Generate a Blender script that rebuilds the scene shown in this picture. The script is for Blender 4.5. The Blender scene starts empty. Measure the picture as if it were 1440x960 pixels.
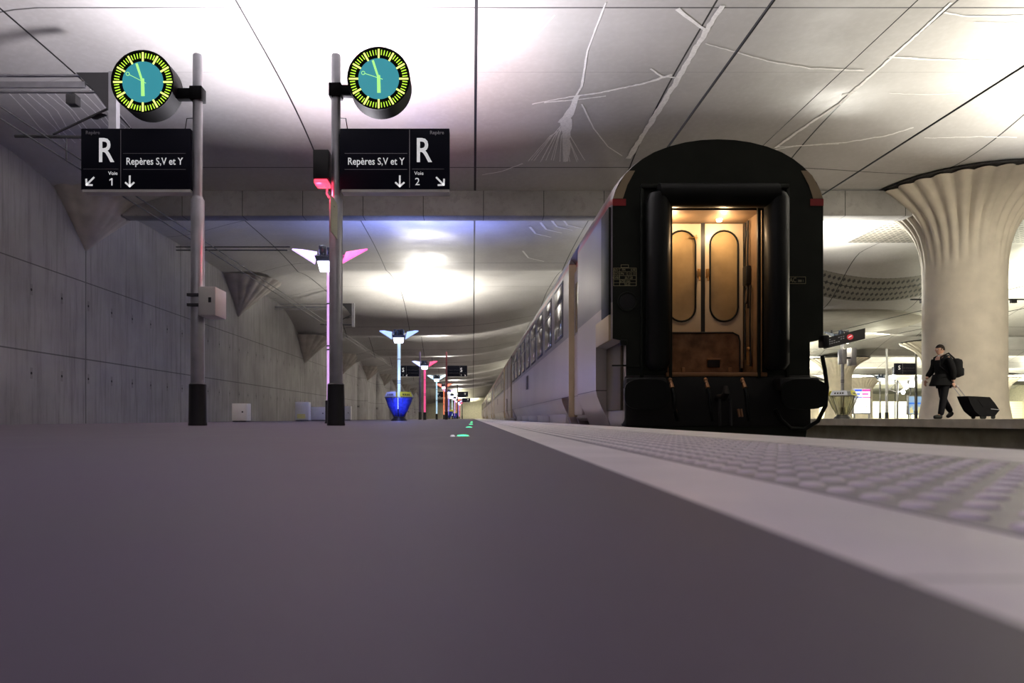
import bpy, bmesh, math, random
import numpy as np
from mathutils import Vector, Matrix
random.seed(7)
PI = math.pi
C = bpy.context.scene.collection
S = bpy.context.scene

# ------------------------------------------------------------------ camera, world, exposure
F = 960.0; VX, VY, CH = 665.0, 588.0, 0.094       # focal length in px, vanishing point, lens height above the platform
cam = bpy.data.objects.new('camera', bpy.data.cameras.new('camera')); C.objects.link(cam); S.camera = cam
cam.location = (0, 0, CH); cam.rotation_euler = (PI/2, 0, 0)
cam.data.sensor_width = 36; cam.data.lens = 24
cam.data.shift_x = (720-VX)/1440; cam.data.shift_y = (VY-480)/1440
cam.data.clip_start = 0.01; cam.data.clip_end = 400
cam.data.dof.use_dof = True; cam.data.dof.focus_distance = 10.5; cam.data.dof.aperture_fstop = 3.2
S.view_settings.view_transform = 'Standard'; S.view_settings.look = 'None'
S.view_settings.gamma = 1; S.view_settings.use_curve_mapping = False
S.view_settings.exposure = 0.25
w = bpy.data.worlds.new('hall_air'); S.world = w; w.use_nodes = True
w.node_tree.nodes['Background'].inputs[0].default_value = (.9, .87, .92, 1)
w.node_tree.nodes['Background'].inputs[1].default_value = 0.09

UP_P   = 620.0       # platform lamp uplight (platform with the camera)
UP_R   = 1000.0      # platform across the tracks
UP_FAR = 1100.0
DOWN_P = 60.0
LAMP_X = -2.65
def light(name, kind, loc, power, col, parent=None, size=.4, rot=None, spot=None, blend=.5, spread=math.radians(150)):
    d = bpy.data.lights.new(name, kind); d.energy = power; d.color = col
    if kind == 'AREA': d.shape = 'DISK'; d.size = size
    else: d.shadow_soft_size = size
    if kind == 'AREA': d.spread = spread
    if spot: d.spot_size = spot; d.spot_blend = blend
    o = bpy.data.objects.new(name, d); C.objects.link(o)
    o.location = Vector(loc) - (wl(parent) if parent else Vector((0,0,0)))
    if rot: o.rotation_euler = rot
    if parent: o.parent = parent
    return o

# ------------------------------------------------------------------ helpers
def wl(o):
    v = Vector((0,0,0))
    while o is not None:
        v += o.location; o = o.parent
    return v
def P(x, y, Y):       # pixel + distance -> point
    return Vector(((x-VX)*Y/F, Y, CH+(VY-y)*Y/F))
def tag(o, label=None, cat=None, group=None, kind=None):
    if label: o['label'] = label
    if cat: o['category'] = cat
    if group: o['group'] = group
    if kind: o['kind'] = kind
    return o
def thing(name, label, cat, loc=(0,0,0), group=None):
    o = bpy.data.objects.new(name, None); C.objects.link(o); o.location = loc
    o.empty_display_size = .2
    return tag(o, label, cat, group)
def children_of(o): return list(o.children)
def copy_tree(o, parent=None):
    c = o.copy(); C.objects.link(c)
    if parent is not None:
        c.parent = parent
        for k in ('label', 'group'):
            pass
    for ch in children_of(o): copy_tree(ch, c)
    return c

class MB:
    def __init__(s): s.bm = bmesh.new()
    def box(s, a, b, bev=0.0):
        x0,y0,z0 = a; x1,y1,z1 = b
        x0,x1=sorted((x0,x1)); y0,y1=sorted((y0,y1)); z0,z1=sorted((z0,z1))
        r = bmesh.ops.create_cube(s.bm, size=1)
        for v in r['verts']:
            v.co = Vector(((x0+x1)/2+v.co.x*(x1-x0), (y0+y1)/2+v.co.y*(y1-y0), (z0+z1)/2+v.co.z*(z1-z0)))
        if bev > 0:
            ed = {e for v in r['verts'] for e in v.link_edges}
            bmesh.ops.bevel(s.bm, geom=list(ed), offset=bev, segments=2, affect='EDGES', profile=.5)
        return s
    def tube(s, pts, r, seg=12, caps=True):
        pts = [Vector(p) for p in pts]; n = len(pts)
        rr = r if isinstance(r, (list, tuple)) else [r]*n
        rings = []
        up = None
        for i, p in enumerate(pts):
            t = (pts[min(i+1,n-1)]-pts[max(i-1,0)]).normalized()
            if up is None:
                up = Vector((0,0,1)) if abs(t.z) < .9 else Vector((1,0,0))
            a = t.cross(up).normalized(); b = a.cross(t).normalized(); up = b
            rings.append([s.bm.verts.new(p + (a*math.cos(2*PI*k/seg)+b*math.sin(2*PI*k/seg))*rr[i]) for k in range(seg)])
        for i in range(n-1):
            for k in range(seg):
                s.bm.faces.new((rings[i][k], rings[i][(k+1)%seg], rings[i+1][(k+1)%seg], rings[i+1][k]))
        if caps:
            s.bm.faces.new(rings[0][::-1]); s.bm.faces.new(rings[-1])
        return s
    def lathe(s, c, prof, seg=32, ang=(0, 2*PI), fn=None):
        c = Vector(c); full = abs(ang[1]-ang[0]-2*PI) < 1e-6
        m = seg if full else seg+1; rings = []
        for (r, z) in prof:
            ring = []
            for k in range(m):
                t = ang[0]+(ang[1]-ang[0])*k/seg
                q = fn(r, z, t) if fn else r
                ring.append(s.bm.verts.new(c+Vector((q*math.cos(t), q*math.sin(t), z))))
            rings.append(ring)
        for i in range(len(prof)-1):
            for k in range(seg):
                k2 = (k+1) % m
                s.bm.faces.new((rings[i][k], rings[i][k2], rings[i+1][k2], rings[i+1][k]))
        if full:
            s.bm.faces.new(rings[0][::-1]); s.bm.faces.new(rings[-1])
        return s
    def prism(s, pts, d):       # polygon pts (3-D, planar) pushed along vector d
        d = Vector(d); a = [s.bm.verts.new(Vector(p)) for p in pts]; b = [s.bm.verts.new(Vector(p)+d) for p in pts]
        n = len(pts)
        s.bm.faces.new(a); s.bm.faces.new(b[::-1])
        for i in range(n): s.bm.faces.new((a[i], b[i], b[(i+1)%n], a[(i+1)%n]))
        return s
    def faces(s, vs, fs):
        v = [s.bm.verts.new(Vector(p)) for p in vs]
        for f in fs: s.bm.faces.new([v[i] for i in f])
        return s
    def ball(s, c, r, sub=2, sc=(1,1,1)):
        q = bmesh.ops.create_icosphere(s.bm, subdivisions=sub, radius=r)
        for v in q['verts']: v.co = Vector(c)+Vector((v.co.x*sc[0], v.co.y*sc[1], v.co.z*sc[2]))
        return s
    def build(s, name, mat, parent=None, smooth=35, loc=None, recalc=True):
        if recalc: bmesh.ops.recalc_face_normals(s.bm, faces=s.bm.faces[:])
        off = wl(parent) if parent else Vector(loc or (0,0,0))
        if off.length: bmesh.ops.translate(s.bm, verts=s.bm.verts[:], vec=-off)
        me = bpy.data.meshes.new(name); s.bm.to_mesh(me); s.bm.free()
        if smooth:
            me.shade_smooth(); me.set_sharp_from_angle(angle=math.radians(smooth))
        if mat: me.materials.append(mat)
        o = bpy.data.objects.new(name, me); C.objects.link(o)
        if parent: o.parent = parent
        elif loc: o.location = loc
        return o
def text_mesh(name, body, size, loc, mat, parent, align='CENTER', rotz=0, ext=.002, bold=0, xs=1):
    cu = bpy.data.curves.new(name, 'FONT'); cu.body = body; cu.size = size; cu.align_x = align; cu.align_y = 'CENTER'
    cu.extrude = ext; cu.offset = bold; cu.resolution_u = 3
    t = bpy.data.objects.new(name, cu); C.objects.link(t)
    dg = bpy.context.evaluated_depsgraph_get()
    me = bpy.data.meshes.new_from_object(t.evaluated_get(dg))
    bpy.data.objects.remove(t)
    me.transform(Matrix.Translation(Vector(loc)-wl(parent)) @ Matrix.Rotation(rotz,4,'Z') @ Matrix.Rotation(PI/2,4,'X') @ Matrix.Diagonal((xs,1,1,1)))
    me.name = name; me.materials.clear(); me.materials.append(mat)
    o = bpy.data.objects.new(name, me); C.objects.link(o); o.parent = parent
    return o

# ------------------------------------------------------------------ materials
def mat(name, col, rough=.6, metal=0, emit=None, es=0, spec=.5, noise=.0, nscale=6, bump=0, alpha=1, trans=0, coat=0, rvar=0):
    m = bpy.data.materials.new(name); m.use_nodes = True; nt = m.node_tree; b = nt.nodes['Principled BSDF']
    b.inputs['Base Color'].default_value = (*col, 1); b.inputs['Roughness'].default_value = rough
    b.inputs['Metallic'].default_value = metal; b.inputs['Specular IOR Level'].default_value = spec
    if trans: b.inputs['Transmission Weight'].default_value = trans
    if coat: b.inputs['Coat Weight'].default_value = coat; b.inputs['Coat Roughness'].default_value = .12
    if alpha < 1: b.inputs['Alpha'].default_value = alpha
    if emit: b.inputs['Emission Color'].default_value = (*emit, 1); b.inputs['Emission Strength'].default_value = es
    tc = nt.nodes.new('ShaderNodeTexCoord'); n = nt.nodes.new('ShaderNodeTexNoise')
    n.inputs['Scale'].default_value = nscale; n.inputs['Detail'].default_value = 6; nt.links.new(tc.outputs['Object'], n.inputs['Vector'])
    if noise:
        mx = nt.nodes.new('ShaderNodeMapRange'); mx.inputs['To Min'].default_value = 1-noise; mx.inputs['To Max'].default_value = 1+noise
        mx.inputs['From Min'].default_value = .3; mx.inputs['From Max'].default_value = .7
        nt.links.new(n.outputs['Fac'], mx.inputs['Value'])
        vm = nt.nodes.new('ShaderNodeVectorMath'); vm.operation = 'SCALE'; vm.inputs[0].default_value = col
        nt.links.new(mx.outputs[0], vm.inputs['Scale']); nt.links.new(vm.outputs[0], b.inputs['Base Color'])
    if rvar:
        mr = nt.nodes.new('ShaderNodeMapRange'); mr.inputs['To Min'].default_value = rough-rvar; mr.inputs['To Max'].default_value = rough+rvar
        mr.inputs['From Min'].default_value = .3; mr.inputs['From Max'].default_value = .7
        nt.links.new(n.outputs['Fac'], mr.inputs['Value']); nt.links.new(mr.outputs[0], b.inputs['Roughness'])
    if bump:
        bp = nt.nodes.new('ShaderNodeBump'); bp.inputs['Strength'].default_value = bump; bp.inputs['Distance'].default_value = .02
        nt.links.new(n.outputs['Fac'], bp.inputs['Height']); nt.links.new(bp.outputs[0], b.inputs['Normal'])
    return m
class G:        # tiny node-graph builder
    def __init__(s, m): s.nt = m.node_tree; s.b = s.nt.nodes['Principled BSDF']
    def n(s, t, **kw):
        q = s.nt.nodes.new(t)
        for k, v in kw.items(): setattr(q, k, v)
        return q
    def link(s, a, b): s.nt.links.new(a, b)
    def math(s, op, a, b=None, c=None):
        q = s.n('ShaderNodeMath', operation=op)
        for i, v in enumerate((a, b, c)):
            if v is None: continue
            if isinstance(v, (int, float)): q.inputs[i].default_value = v
            else: s.link(v, q.inputs[i])
        return q.outputs[0]
    def mix(s, f, a, b):
        q = s.n('ShaderNodeMix', data_type='RGBA')
        for i, v in ((0, f), (6, a), (7, b)):
            if isinstance(v, (int, float)): q.inputs[i].default_value = v
            elif isinstance(v, tuple): q.inputs[i].default_value = (*v, 1)
            else: s.link(v, q.inputs[i])
        return q.outputs[2]
    def xyz(s):
        tc = s.n('ShaderNodeTexCoord'); sp = s.n('ShaderNodeSeparateXYZ'); s.link(tc.outputs['Object'], sp.inputs[0])
        s.obj = tc.outputs['Object']; return sp.outputs
    def noise(s, scale, detail=5, vec=None, stretch=None, rough=.5):
        q = s.n('ShaderNodeTexNoise'); q.inputs['Scale'].default_value = scale; q.inputs['Detail'].default_value = detail
        q.inputs['Roughness'].default_value = rough
        v = vec or s.obj
        if stretch:
            mp = s.n('ShaderNodeMapping'); mp.inputs['Scale'].default_value = stretch; s.link(v, mp.inputs[0]); v = mp.outputs[0]
        s.link(v, q.inputs['Vector']); return q.outputs['Fac']
    def rng(s, v, a, b, c=0, d=1):
        q = s.n('ShaderNodeMapRange'); s.link(v, q.inputs[0])
        for i, x in enumerate((a, b, c, d)): q.inputs[i+1].default_value = x
        return q.outputs[0]
    def line(s, coord, period, off, width):     # 1 on a thin periodic line
        f = s.math('FRACT', s.math('DIVIDE', s.math('SUBTRACT', coord, off-period/2), period))
        d = s.math('MULTIPLY', s.math('ABSOLUTE', s.math('SUBTRACT', f, .5)), period)
        return s.math('LESS_THAN', d, width/2)
    def near(s, coord, at, width):
        return s.math('LESS_THAN', s.math('ABSOLUTE', s.math('SUBTRACT', coord, at)), width/2)
def blank(name, rough=.6, spec=.5):
    m = bpy.data.materials.new(name); m.use_nodes = True; g = G(m)
    g.b.inputs['Roughness'].default_value = rough; g.b.inputs['Specular IOR Level'].default_value = spec
    return m, g

# ceiling concrete panels: seams, blotches, wet gloss
m_ceil, g = blank('ceiling_concrete', .5); X, Y_, Z = g.xyz()
base = g.mix(g.rng(g.noise(.35, 6), .35, .65), (.43,.415,.395), (.53,.515,.495))
base = g.mix(g.math('MULTIPLY', g.rng(g.noise(1.3, 8, stretch=(.35,1.6,1), rough=.65), .5, .72), .14), base, (.34,.33,.33))
base = g.mix(g.math('MULTIPLY', g.rng(g.noise(9, 6), .45, .7), .2), base, (.64,.63,.62))
sx = g.math('MAXIMUM', g.line(X, 4.12, .06, .035), g.near(X, .06, .06)); sy = g.line(Y_, 6.3, 11.9, .035)
sy2 = g.line(Y_, 6.3, 11.9+2.2, .010)
# dotted acoustic panels over the far tracks
pan = g.math('MULTIPLY', g.math('MULTIPLY', g.math('GREATER_THAN', X, 15.2), g.math('LESS_THAN', X, 23.6)),
      g.math('MAXIMUM', g.near(Y_, 24.5, 6.5), g.near(Y_, 30.9, 1.1)))
dx_ = g.math('ABSOLUTE', g.math('SUBTRACT', g.math('FRACT', g.math('DIVIDE', X, .22)), .5))
dy_ = g.math('ABSOLUTE', g.math('SUBTRACT', g.math('FRACT', g.math('DIVIDE', Y_, .26)), .5))
hole = g.math('MULTIPLY', pan, g.math('LESS_THAN', g.math('ADD', dx_, dy_), .36))
col = g.mix(pan, base, (.25,.235,.20)); col = g.mix(hole, col, (.05,.05,.045))
col = g.mix(g.math('MAXIMUM', sx, g.math('MULTIPLY', sy, .8)), col, (.02,.02,.02))
col = g.mix(g.math('MULTIPLY', sy2, .5), col, (.08,.08,.08))
g.link(col, g.b.inputs['Base Color'])
g.link(g.rng(g.noise(.5, 5), .35, .65, .38, .62), g.b.inputs['Roughness'])
bp = g.n('ShaderNodeBump'); bp.inputs['Strength'].default_value = .25; bp.inputs['Distance'].default_value = .03
g.link(g.noise(2.5, 4), bp.inputs['Height']); g.link(bp.outputs[0], g.b.inputs['Normal'])

# formwork concrete wall
m_wall, g = blank('formwork_concrete', .7, .3); X, Y_, Z = g.xyz()
base = g.mix(g.rng(g.noise(.5, 6), .35, .65), (.235,.222,.228), (.335,.32,.325))
base = g.mix(g.math('MULTIPLY', g.rng(g.noise(1.0, 8, stretch=(1,5,.35), rough=.7), .48, .7), .55), base, (.095,.09,.092))
base = g.mix(g.math('MULTIPLY', g.rng(g.noise(2.2, 8, stretch=(1,4,.5), rough=.7), .55, .75), .4), base, (.33,.32,.32))
hj = g.math('MAXIMUM', g.near(Z, 1.77, .035), g.near(Z, 3.95, .03))
vj = g.line(Y_, 6.3, 19.4, .045); vj2 = g.line(Y_, 3.15, 19.4, .012)
hy = g.math('ABSOLUTE', g.math('MULTIPLY', g.math('SUBTRACT', g.math('FRACT', g.math('DIVIDE', Y_, 1.26)), .5), 1.26))
hz = g.math('MINIMUM', g.math('ABSOLUTE', g.math('SUBTRACT', Z, 1.22)), g.math('ABSOLUTE', g.math('SUBTRACT', Z, 3.3)))
hd = g.math('SQRT', g.math('ADD', g.math('POWER', hy, 2), g.math('POWER', hz, 2)))
hole = g.math('LESS_THAN', hd, .035)
halo = g.math('MULTIPLY', g.math('LESS_THAN', hy, .05), g.math('MULTIPLY', g.math('LESS_THAN', hz, .14), .35))
col = g.mix(g.math('MULTIPLY', g.math('MAXIMUM', hj, g.math('MAXIMUM', vj, g.math('MULTIPLY', vj2, .5))), .75), base, (.05,.048,.05))
col = g.mix(halo, col, (.09,.085,.085)); col = g.mix(hole, col, (.02,.02,.02))
g.link(col, g.b.inputs['Base Color'])
bp = g.n('ShaderNodeBump'); bp.inputs['Strength'].default_value = .3; bp.inputs['Distance'].default_value = .02
g.link(g.noise(3, 6, stretch=(1,3,.6)), bp.inputs['Height']); g.link(bp.outputs[0], g.b.inputs['Normal'])

# downstand beam: short casting joints
m_beam, g = blank('beam_concrete', .65, .4); X, Y_, Z = g.xyz()
base = g.mix(g.rng(g.noise(.8, 6), .35, .65), (.24,.235,.23), (.34,.33,.32))
base = g.mix(g.math('MULTIPLY', g.rng(g.noise(5, 8, rough=.7), .5, .7), .5), base, (.16,.155,.15))
col = g.mix(g.line(X, 1.7, .3, .02), base, (.05,.05,.05))
g.link(col, g.b.inputs['Base Color'])

m_col  = mat('cast_concrete', (.62,.565,.465), .65, noise=.10, nscale=2.2, bump=.25, spec=.3)
m_cap  = mat('wall_cap_concrete', (.44,.40,.36), .65, noise=.2, nscale=2, bump=.2, spec=.3)
m_asph = mat('platform_asphalt', (.092,.076,.098), .62, noise=.2, nscale=2.5, bump=.05, spec=.28, rvar=.06)
m_pave, g = blank('edge_paving', .38, .5); X, Y_, Z = g.xyz()
base = g.mix(g.rng(g.noise(2.5, 7), .35, .65), (.64,.61,.59), (.74,.70,.68))
col = g.mix(g.math('MULTIPLY', g.line(Y_, 1.2, .4, .008), .5), base, (.12,.11,.11)); g.link(col, g.b.inputs['Base Color'])
g.link(g.rng(g.noise(6, 5), .35, .65, .42, .6), g.b.inputs['Roughness'])
m_dome = mat('tactile_resin', (.80,.76,.72), .45, noise=.08, nscale=8)
m_plat = mat('platform_concrete', (.26,.25,.20), .6, noise=.3, nscale=3, bump=.2)
m_cop  = mat('coping_concrete', (.50,.47,.40), .5, noise=.15, nscale=4)
m_dark = mat('trackbed_ballast', (.045,.042,.04), .9, noise=.5, nscale=14, bump=.8)
m_rail = mat('rail_steel', (.18,.13,.10), .4, .8)
m_stain= mat('mineral_white', (.92,.91,.88), .8, noise=.1, nscale=20)
m_black= mat('black_paint', (.012,.012,.013), .45)
m_rub  = mat('black_rubber', (.006,.007,.006), .45, spec=.25)
m_navy = mat('sign_navy', (.005,.006,.016), .6, spec=.15)
m_white= mat('sign_white', (.75,.75,.75), .5, emit=(.9,.9,.92), es=.42)  # emission added to brighten the lettering
m_grey = mat('galvanised_steel', (.42,.42,.45), .38, .7, noise=.12, nscale=5)
m_dgrey= mat('dark_steel', (.08,.08,.085), .5, .5)
m_wbox = mat('white_cabinet', (.68,.67,.62), .45, noise=.04)
m_cable= mat('cable_black', (.01,.01,.01), .6)
m_drum = mat('clock_drum_black', (.006,.006,.007), .7, spec=.1)
m_teal = mat('clock_teal_glow', (.02,.10,.12), .3, emit=(.05,.36,.44), es=.62)
m_tick = mat('clock_green_glow', (.3,.5,.05), .4, emit=(.62,1.0,.06), es=.95)
m_tickh= mat('clock_hour_glow', (.5,.6,.1), .4, emit=(.85,1.0,.22), es=1.25)
m_hand = mat('clock_hand_glow', (.3,.6,.2), .4, emit=(.45,.95,.25), es=.8)
m_glass= mat('train_window_glass', (.10,.095,.11), .08, .0, spec=.9, coat=.6)

def glow(name, col, es, base=None): return mat(name, base or tuple(c*.5 for c in col), .4, emit=col, es=es)

# ------------------------------------------------------------------ ceiling surface
def smooth(a, b, x):
    t = np.clip((x-a)/(b-a), 0, 1); return t*t*(3-2*t)
ROWS = [6.8, 19.4, 32.0] + [44.6+12.6*i for i in range(9)]
def ceil_z(X, Y):
    X = np.asarray(X, float); Y = np.asarray(Y, float)
    z = 7.25 - 0.65*(1-smooth(-11, -7.5, X))
    ampx = 1 - .72*np.exp(-((X-6.0)/4.2)**2) - .25*np.exp(-((X-22)/4.5)**2)
    for k, yk in enumerate(ROWS):
        s = np.clip(np.abs(Y-yk)/6.3, 0, 1)
        if k < 2:   a, p = .78, 3.0
        elif k == 2: a, p = .25, 3.0
        else:       a, p = 1.85, 2.0
        front = (Y < yk)
        prof = (1-s)**np.where(front, p*.8, p*1.5)
        z = z - a*prof*(ampx if k > 2 else 1)
    z = z - .25*smooth(38, 60, Y)
    for (cx, cy) in ((13.95,19.4),):
        r = np.hypot(X-cx, Y-cy); z = z*smooth(2.2, 6.0, r) + (6.60)*(1-smooth(2.2, 6.0, r))
    r = np.hypot(X-18.3, Y-37.8); q = 1-smooth(5.6, 9.0, r); z = np.where(r < 5.7, 5.25, z*(1-q)+5.25*q)
    z = z - 1.9*smooth(118, 140, Y)*np.where(X < 12, 1, 0)
    return z
def at_ceiling(px, py, lift=.0):
    for i in range(4000):
        Y = 8+i*.02
        p = P(px, py, Y)
        if p.z > ceil_z(p.x, p.y)-lift: return p
    return p
xs = np.concatenate([np.arange(-11.2, 34, .4), np.arange(34, 96, 1.0)]); ys = np.concatenate([np.arange(-14, 76, .3), np.arange(76, 151, .6)])
GX, GY = np.meshgrid(xs, ys, indexing='ij'); GZ = ceil_z(GX, GY)
nx, ny = GX.shape
V = np.stack([GX.ravel(), GY.ravel(), GZ.ravel()], 1)
idx = np.arange(nx*ny).reshape(nx, ny)
Fq = np.stack([idx[:-1,:-1].ravel(), idx[:-1,1:].ravel(), idx[1:,1:].ravel(), idx[1:,:-1].ravel()], 1)
me = bpy.data.meshes.new('ceiling'); me.from_pydata(V.tolist(), [], Fq.tolist()); me.shade_smooth()
me.materials.append(m_ceil)
ceiling = bpy.data.objects.new('ceiling', me); C.objects.link(ceiling); tag(ceiling, kind='structure')
MB().box((-11.6,-14,7.6), (96,151,7.9)).build('ceiling_slab', m_plat, None)
tag(bpy.data.objects['ceiling_slab'], kind='structure')

# mineral streaks on the ceiling (flat deposits following the surface)
def ribbon(mb, pix, w0, w1, jag=.35, step=7):
    jag *= .32; w0 *= .9; w1 *= .9; step = max(step, 5)
    pts = []
    for (a, b) in zip(pix[:-1], pix[1:]):
        n = max(1, int(math.dist(a, b)/step))
        for i in range(n): pts.append((a[0]+(b[0]-a[0])*i/n, a[1]+(b[1]-a[1])*i/n))
    pts.append(pix[-1])
    W = [at_ceiling(x, y) for x, y in pts]; n = len(W); L = []; R = []
    for i, p in enumerate(W):
        t = (W[min(i+1,n-1)]-W[max(i-1,0)]); t.z = 0; t.normalize() if t.length else None
        s = Vector((t.y, -t.x, 0)); w_ = (w0+(w1-w0)*i/max(1,n-1))
        wa = w_*(.5+random.uniform(-jag, jag)); wb = w_*(.5+random.uniform(-jag, jag))
        for lst, q in ((L, p+s*wa), (R, p-s*wb)):
            lst.append(mb.bm.verts.new((q.x, q.y, float(ceil_z(q.x, q.y))-.012)))
    for i in range(n-1): mb.bm.faces.new((L[i], L[i+1], R[i+1], R[i]))
mb = MB()
ribbon(mb, [(1016,6),(985,55),(950,115),(915,172),(884,222)], .12, .15, .5, 5)
ribbon(mb, [(952,11),(970,25),(990,40)], .10, .06)
ribbon(mb, [(852,2),(843,25),(826,70),(818,120),(809,135)], .03, .06)
ribbon(mb, [(812,133),(803,155),(792,172)], .12, .28, .3, 3)
ribbon(mb, [(796,165),(797,190),(796,226)], .28, .14, .4, 3)
for q in range(15):
    x1 = 742+q*5.6+random.uniform(-3,3)
    ribbon(mb, [(800+random.uniform(-7,5),160+random.uniform(0,14)), (792+(x1-795)*.35,190), (x1,226+random.uniform(-2,1))], .028, .02, .3, 5)
ribbon(mb, [(748,145),(790,137),(850,128),(905,116),(945,104)], .04, .08, .5, 4)
ribbon(mb, [(765,143),(810,139),(852,134)], .05, .04, .5, 4)
ribbon(mb, [(915,95),(930,106),(950,108)], .05, .05, .5, 4)
ribbon(mb, [(818,145),(835,180),(855,205),(875,218)], .04, .03)
ribbon(mb, [(780,20),(735,70),(690,90)], .03, .02)
ribbon(mb, [(735,229),(705,240),(678,245)], .04, .02)
ribbon(mb, [(992,60),(1035,72),(1080,85),(1140,95),(1215,98)], .03, .06)
ribbon(mb, [(1338,2),(1300,38),(1240,92),(1180,145),(1125,182),(1090,207)], .05, .09, .5, 4)
ribbon(mb, [(1328,16),(1360,22),(1440,21)], .04, .05)
ribbon(mb, [(1250,79),(1300,82),(1360,84),(1440,84)], .07, .04)
ribbon(mb, [(1184,133),(1205,128)], .06, .03)
ribbon(mb, [(1370,30),(1440,31)], .02, .03)
ribbon(mb, [(1250,130),(1300,132),(1380,129)], .02, .02)
ribbon(mb, [(1092,206),(1140,203),(1190,199),(1245,190),(1285,178)], .05, .05, .5, 4)
ribbon(mb, [(1088,210),(1120,204),(1180,201)], .05, .03)
ribbon(mb, [(1300,193),(1380,191),(1430,192)], .02, .03)
for q in range(11):                       # fine runs high on the left by the gantry
    x0 = 10+q*13; 
    ribbon(mb, [(x0,124+random.uniform(0,5)), (x0+30+random.uniform(-6,6),155), (x0+45+random.uniform(-6,10),178), (min(150,x0+70),200)], .02, .02, .3, 8)
for (x0, y0) in ((745,318),(760,312),(775,308),(790,306),(735,352)):
    ribbon(mb, [(x0,y0),(x0+8,y0+10),(x0+30,y0+15)], .10, .05, .4, 4)
st = mb.build('mineral_streaks', m_stain, ceiling, smooth=0, recalc=False)

# ------------------------------------------------------------------ shell
def struct(name, mb, m, parent=None, **k):
    o = mb.build(name, m, parent, **k)
    if parent is None: tag(o, kind='structure')
    return o
wall = struct('wall_left', MB().box((-11.5,-14,-.8), (-11,150,7.6)), m_wall)
struct('floor', MB().box((-6.95,-6,-.25), (.25,150,0)).box((-6.6,-6,-.78), (1.35,150,-.25)), m_asph)
pav = struct('platform_edge_paving', MB().box((.25,-6,-.25), (1.65,150,0.0)), m_pave)
struct('trackbed', MB().box((-11.4,-14,-.95), (95,150,-.78)), m_dark)
struct('wall_back', MB().box((-11.5,150,-.9), (96,150.4,7.6)), m_cop)
struct('wall_front', MB().box((-11.5,-14.4,-.9), (96,-14,7.6)), m_wall)
struct('wall_right', MB().box((95,-14,-.9), (95.4,150,7.6)), m_cop)

# tactile domes in a square grid on the light paving
dome = [(.0185,0), (.0170,.0032), (.0120,.0055)]
vs, fs = [], []; seg = 8
y = .42; ny_ = 0
while y < 60:
    x = .47
    while x < 1.13:
        b0 = len(vs); sg = seg if y < 12 else 6
        for (r, z) in dome:
            for k in range(sg): vs.append((x+r*math.cos(2*PI*k/sg), y+r*math.sin(2*PI*k/sg), z))
        for j in range(2):
            for k in range(sg): fs.append((b0+j*sg+k, b0+j*sg+(k+1)%sg, b0+(j+1)*sg+(k+1)%sg, b0+(j+1)*sg+k))
        fs.append(tuple(b0+2*sg+k for k in range(sg)))
        x += .0675
    y += .075
MB().box((.435,-6,-.01), (1.165,60,.0012)).build('tactile_tile', mat('tactile_tile_shaded', (.25,.235,.23), .5, noise=.15, nscale=12), pav)  # darker tile under paler domes: shading between domes put into the colour
me = bpy.data.meshes.new('tactile_domes'); me.from_pydata(vs, [], fs); me.shade_smooth(); me.materials.append(m_dome)
o = bpy.data.objects.new('tactile_domes', me); C.objects.link(o); o.parent = pav; tag(o, kind='stuff')

# platform across the tracks and the further ones
PZ = .08
def far_platform(name, x0, x1):
    o = struct(name, MB().box((x0+.3,-12,-.78), (x1-.3,150,PZ-.16)), m_plat)
    MB().box((x0,-12,PZ-.16), (x0+.9,150,PZ)).box((x1-.9,-12,PZ-.16), (x1,150,PZ)).build('coping', m_cop, o)
    MB().box((x0+.9,-12,PZ-.16), (x1-.9,150,PZ-.004)).build('paving', m_asph, o)
    return o
far_platform('platform_across_tracks', 8.95, 17.9)
far_platform('platform_beyond', 25.7, 34.5)
far_platform('platform_far', 42, 51)
for i, xc in enumerate((-8.75, 3.22, 7.25)):
    for j, sx_ in enumerate((-.72, .72)):
        mb = MB(); x = xc+sx_
        mb.prism([(x-.07,-12,-.78),(x+.07,-12,-.78),(x+.07,-12,-.765),(x+.012,-12,-.74),(x+.012,-12,-.66),(x+.035,-12,-.65),(x+.035,-12,-.61),(x-.035,-12,-.61),(x-.035,-12,-.65),(x-.012,-12,-.66),(x-.012,-12,-.74),(x-.07,-12,-.765)], (0,160,0))
        o = mb.build('rail', m_rail, None, smooth=0)
        tag(o, ['steel rail of the track along the left concrete wall, ','steel rail under the standing train, ','steel rail of the track between the train and the right platform, '][i]+['nearer the wall','nearer the middle platform'][j] if i == 0 else
               ['','steel rail under the standing train, ','steel rail of the empty track right of the train, '][i]+['left one of its pair','right one of its pair'][j], 'rail', 'rails of the tracks')

# mushroom columns
prof = [(1.10,0),(1.02,.12),(1.0,.5),(1.0,2.2),(1.0,3.8),(1.01,4.5),(1.06,4.95),(1.14,5.3),(1.28,5.62),(1.48,5.90),(1.72,6.12),(1.96,6.32),(2.18,6.48),(2.36,6.60)]
def flute(H):
    def fn(r, z, t):
        k = min(1, max(0, (z/H-.62)/.26)); k = k*k*(3-2*k)
        return r + k*.15*(abs(math.sin(t*15))-.5)*(r/1.9)
    return fn
def column(x, y, top, label):
    t = thing('concrete_column', label, 'column', (x, y, PZ-.05), 'mushroom columns')
    sc = top/6.60
    fine = [(np.interp(z, [p[1] for p in prof], [p[0] for p in prof]), z) for z in list(np.arange(0, 3.9, .65))+list(np.arange(3.9, 6.61, .11))]
    MB().lathe((x,y,PZ-.05), [(r, z*sc) for r, z in fine], 204, fn=flute(top)).build('shaft', m_col, t, smooth=70)
    MB().lathe((x,y,PZ-.05), [(2.20, top-.02), (2.34, top+.0), (2.36, top+.03), (2.2, top+.04)], 64).build('cap_rim', m_dark, t)
column(13.95, 19.4, 6.50, 'huge pale fluted mushroom column behind the walking person')
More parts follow.
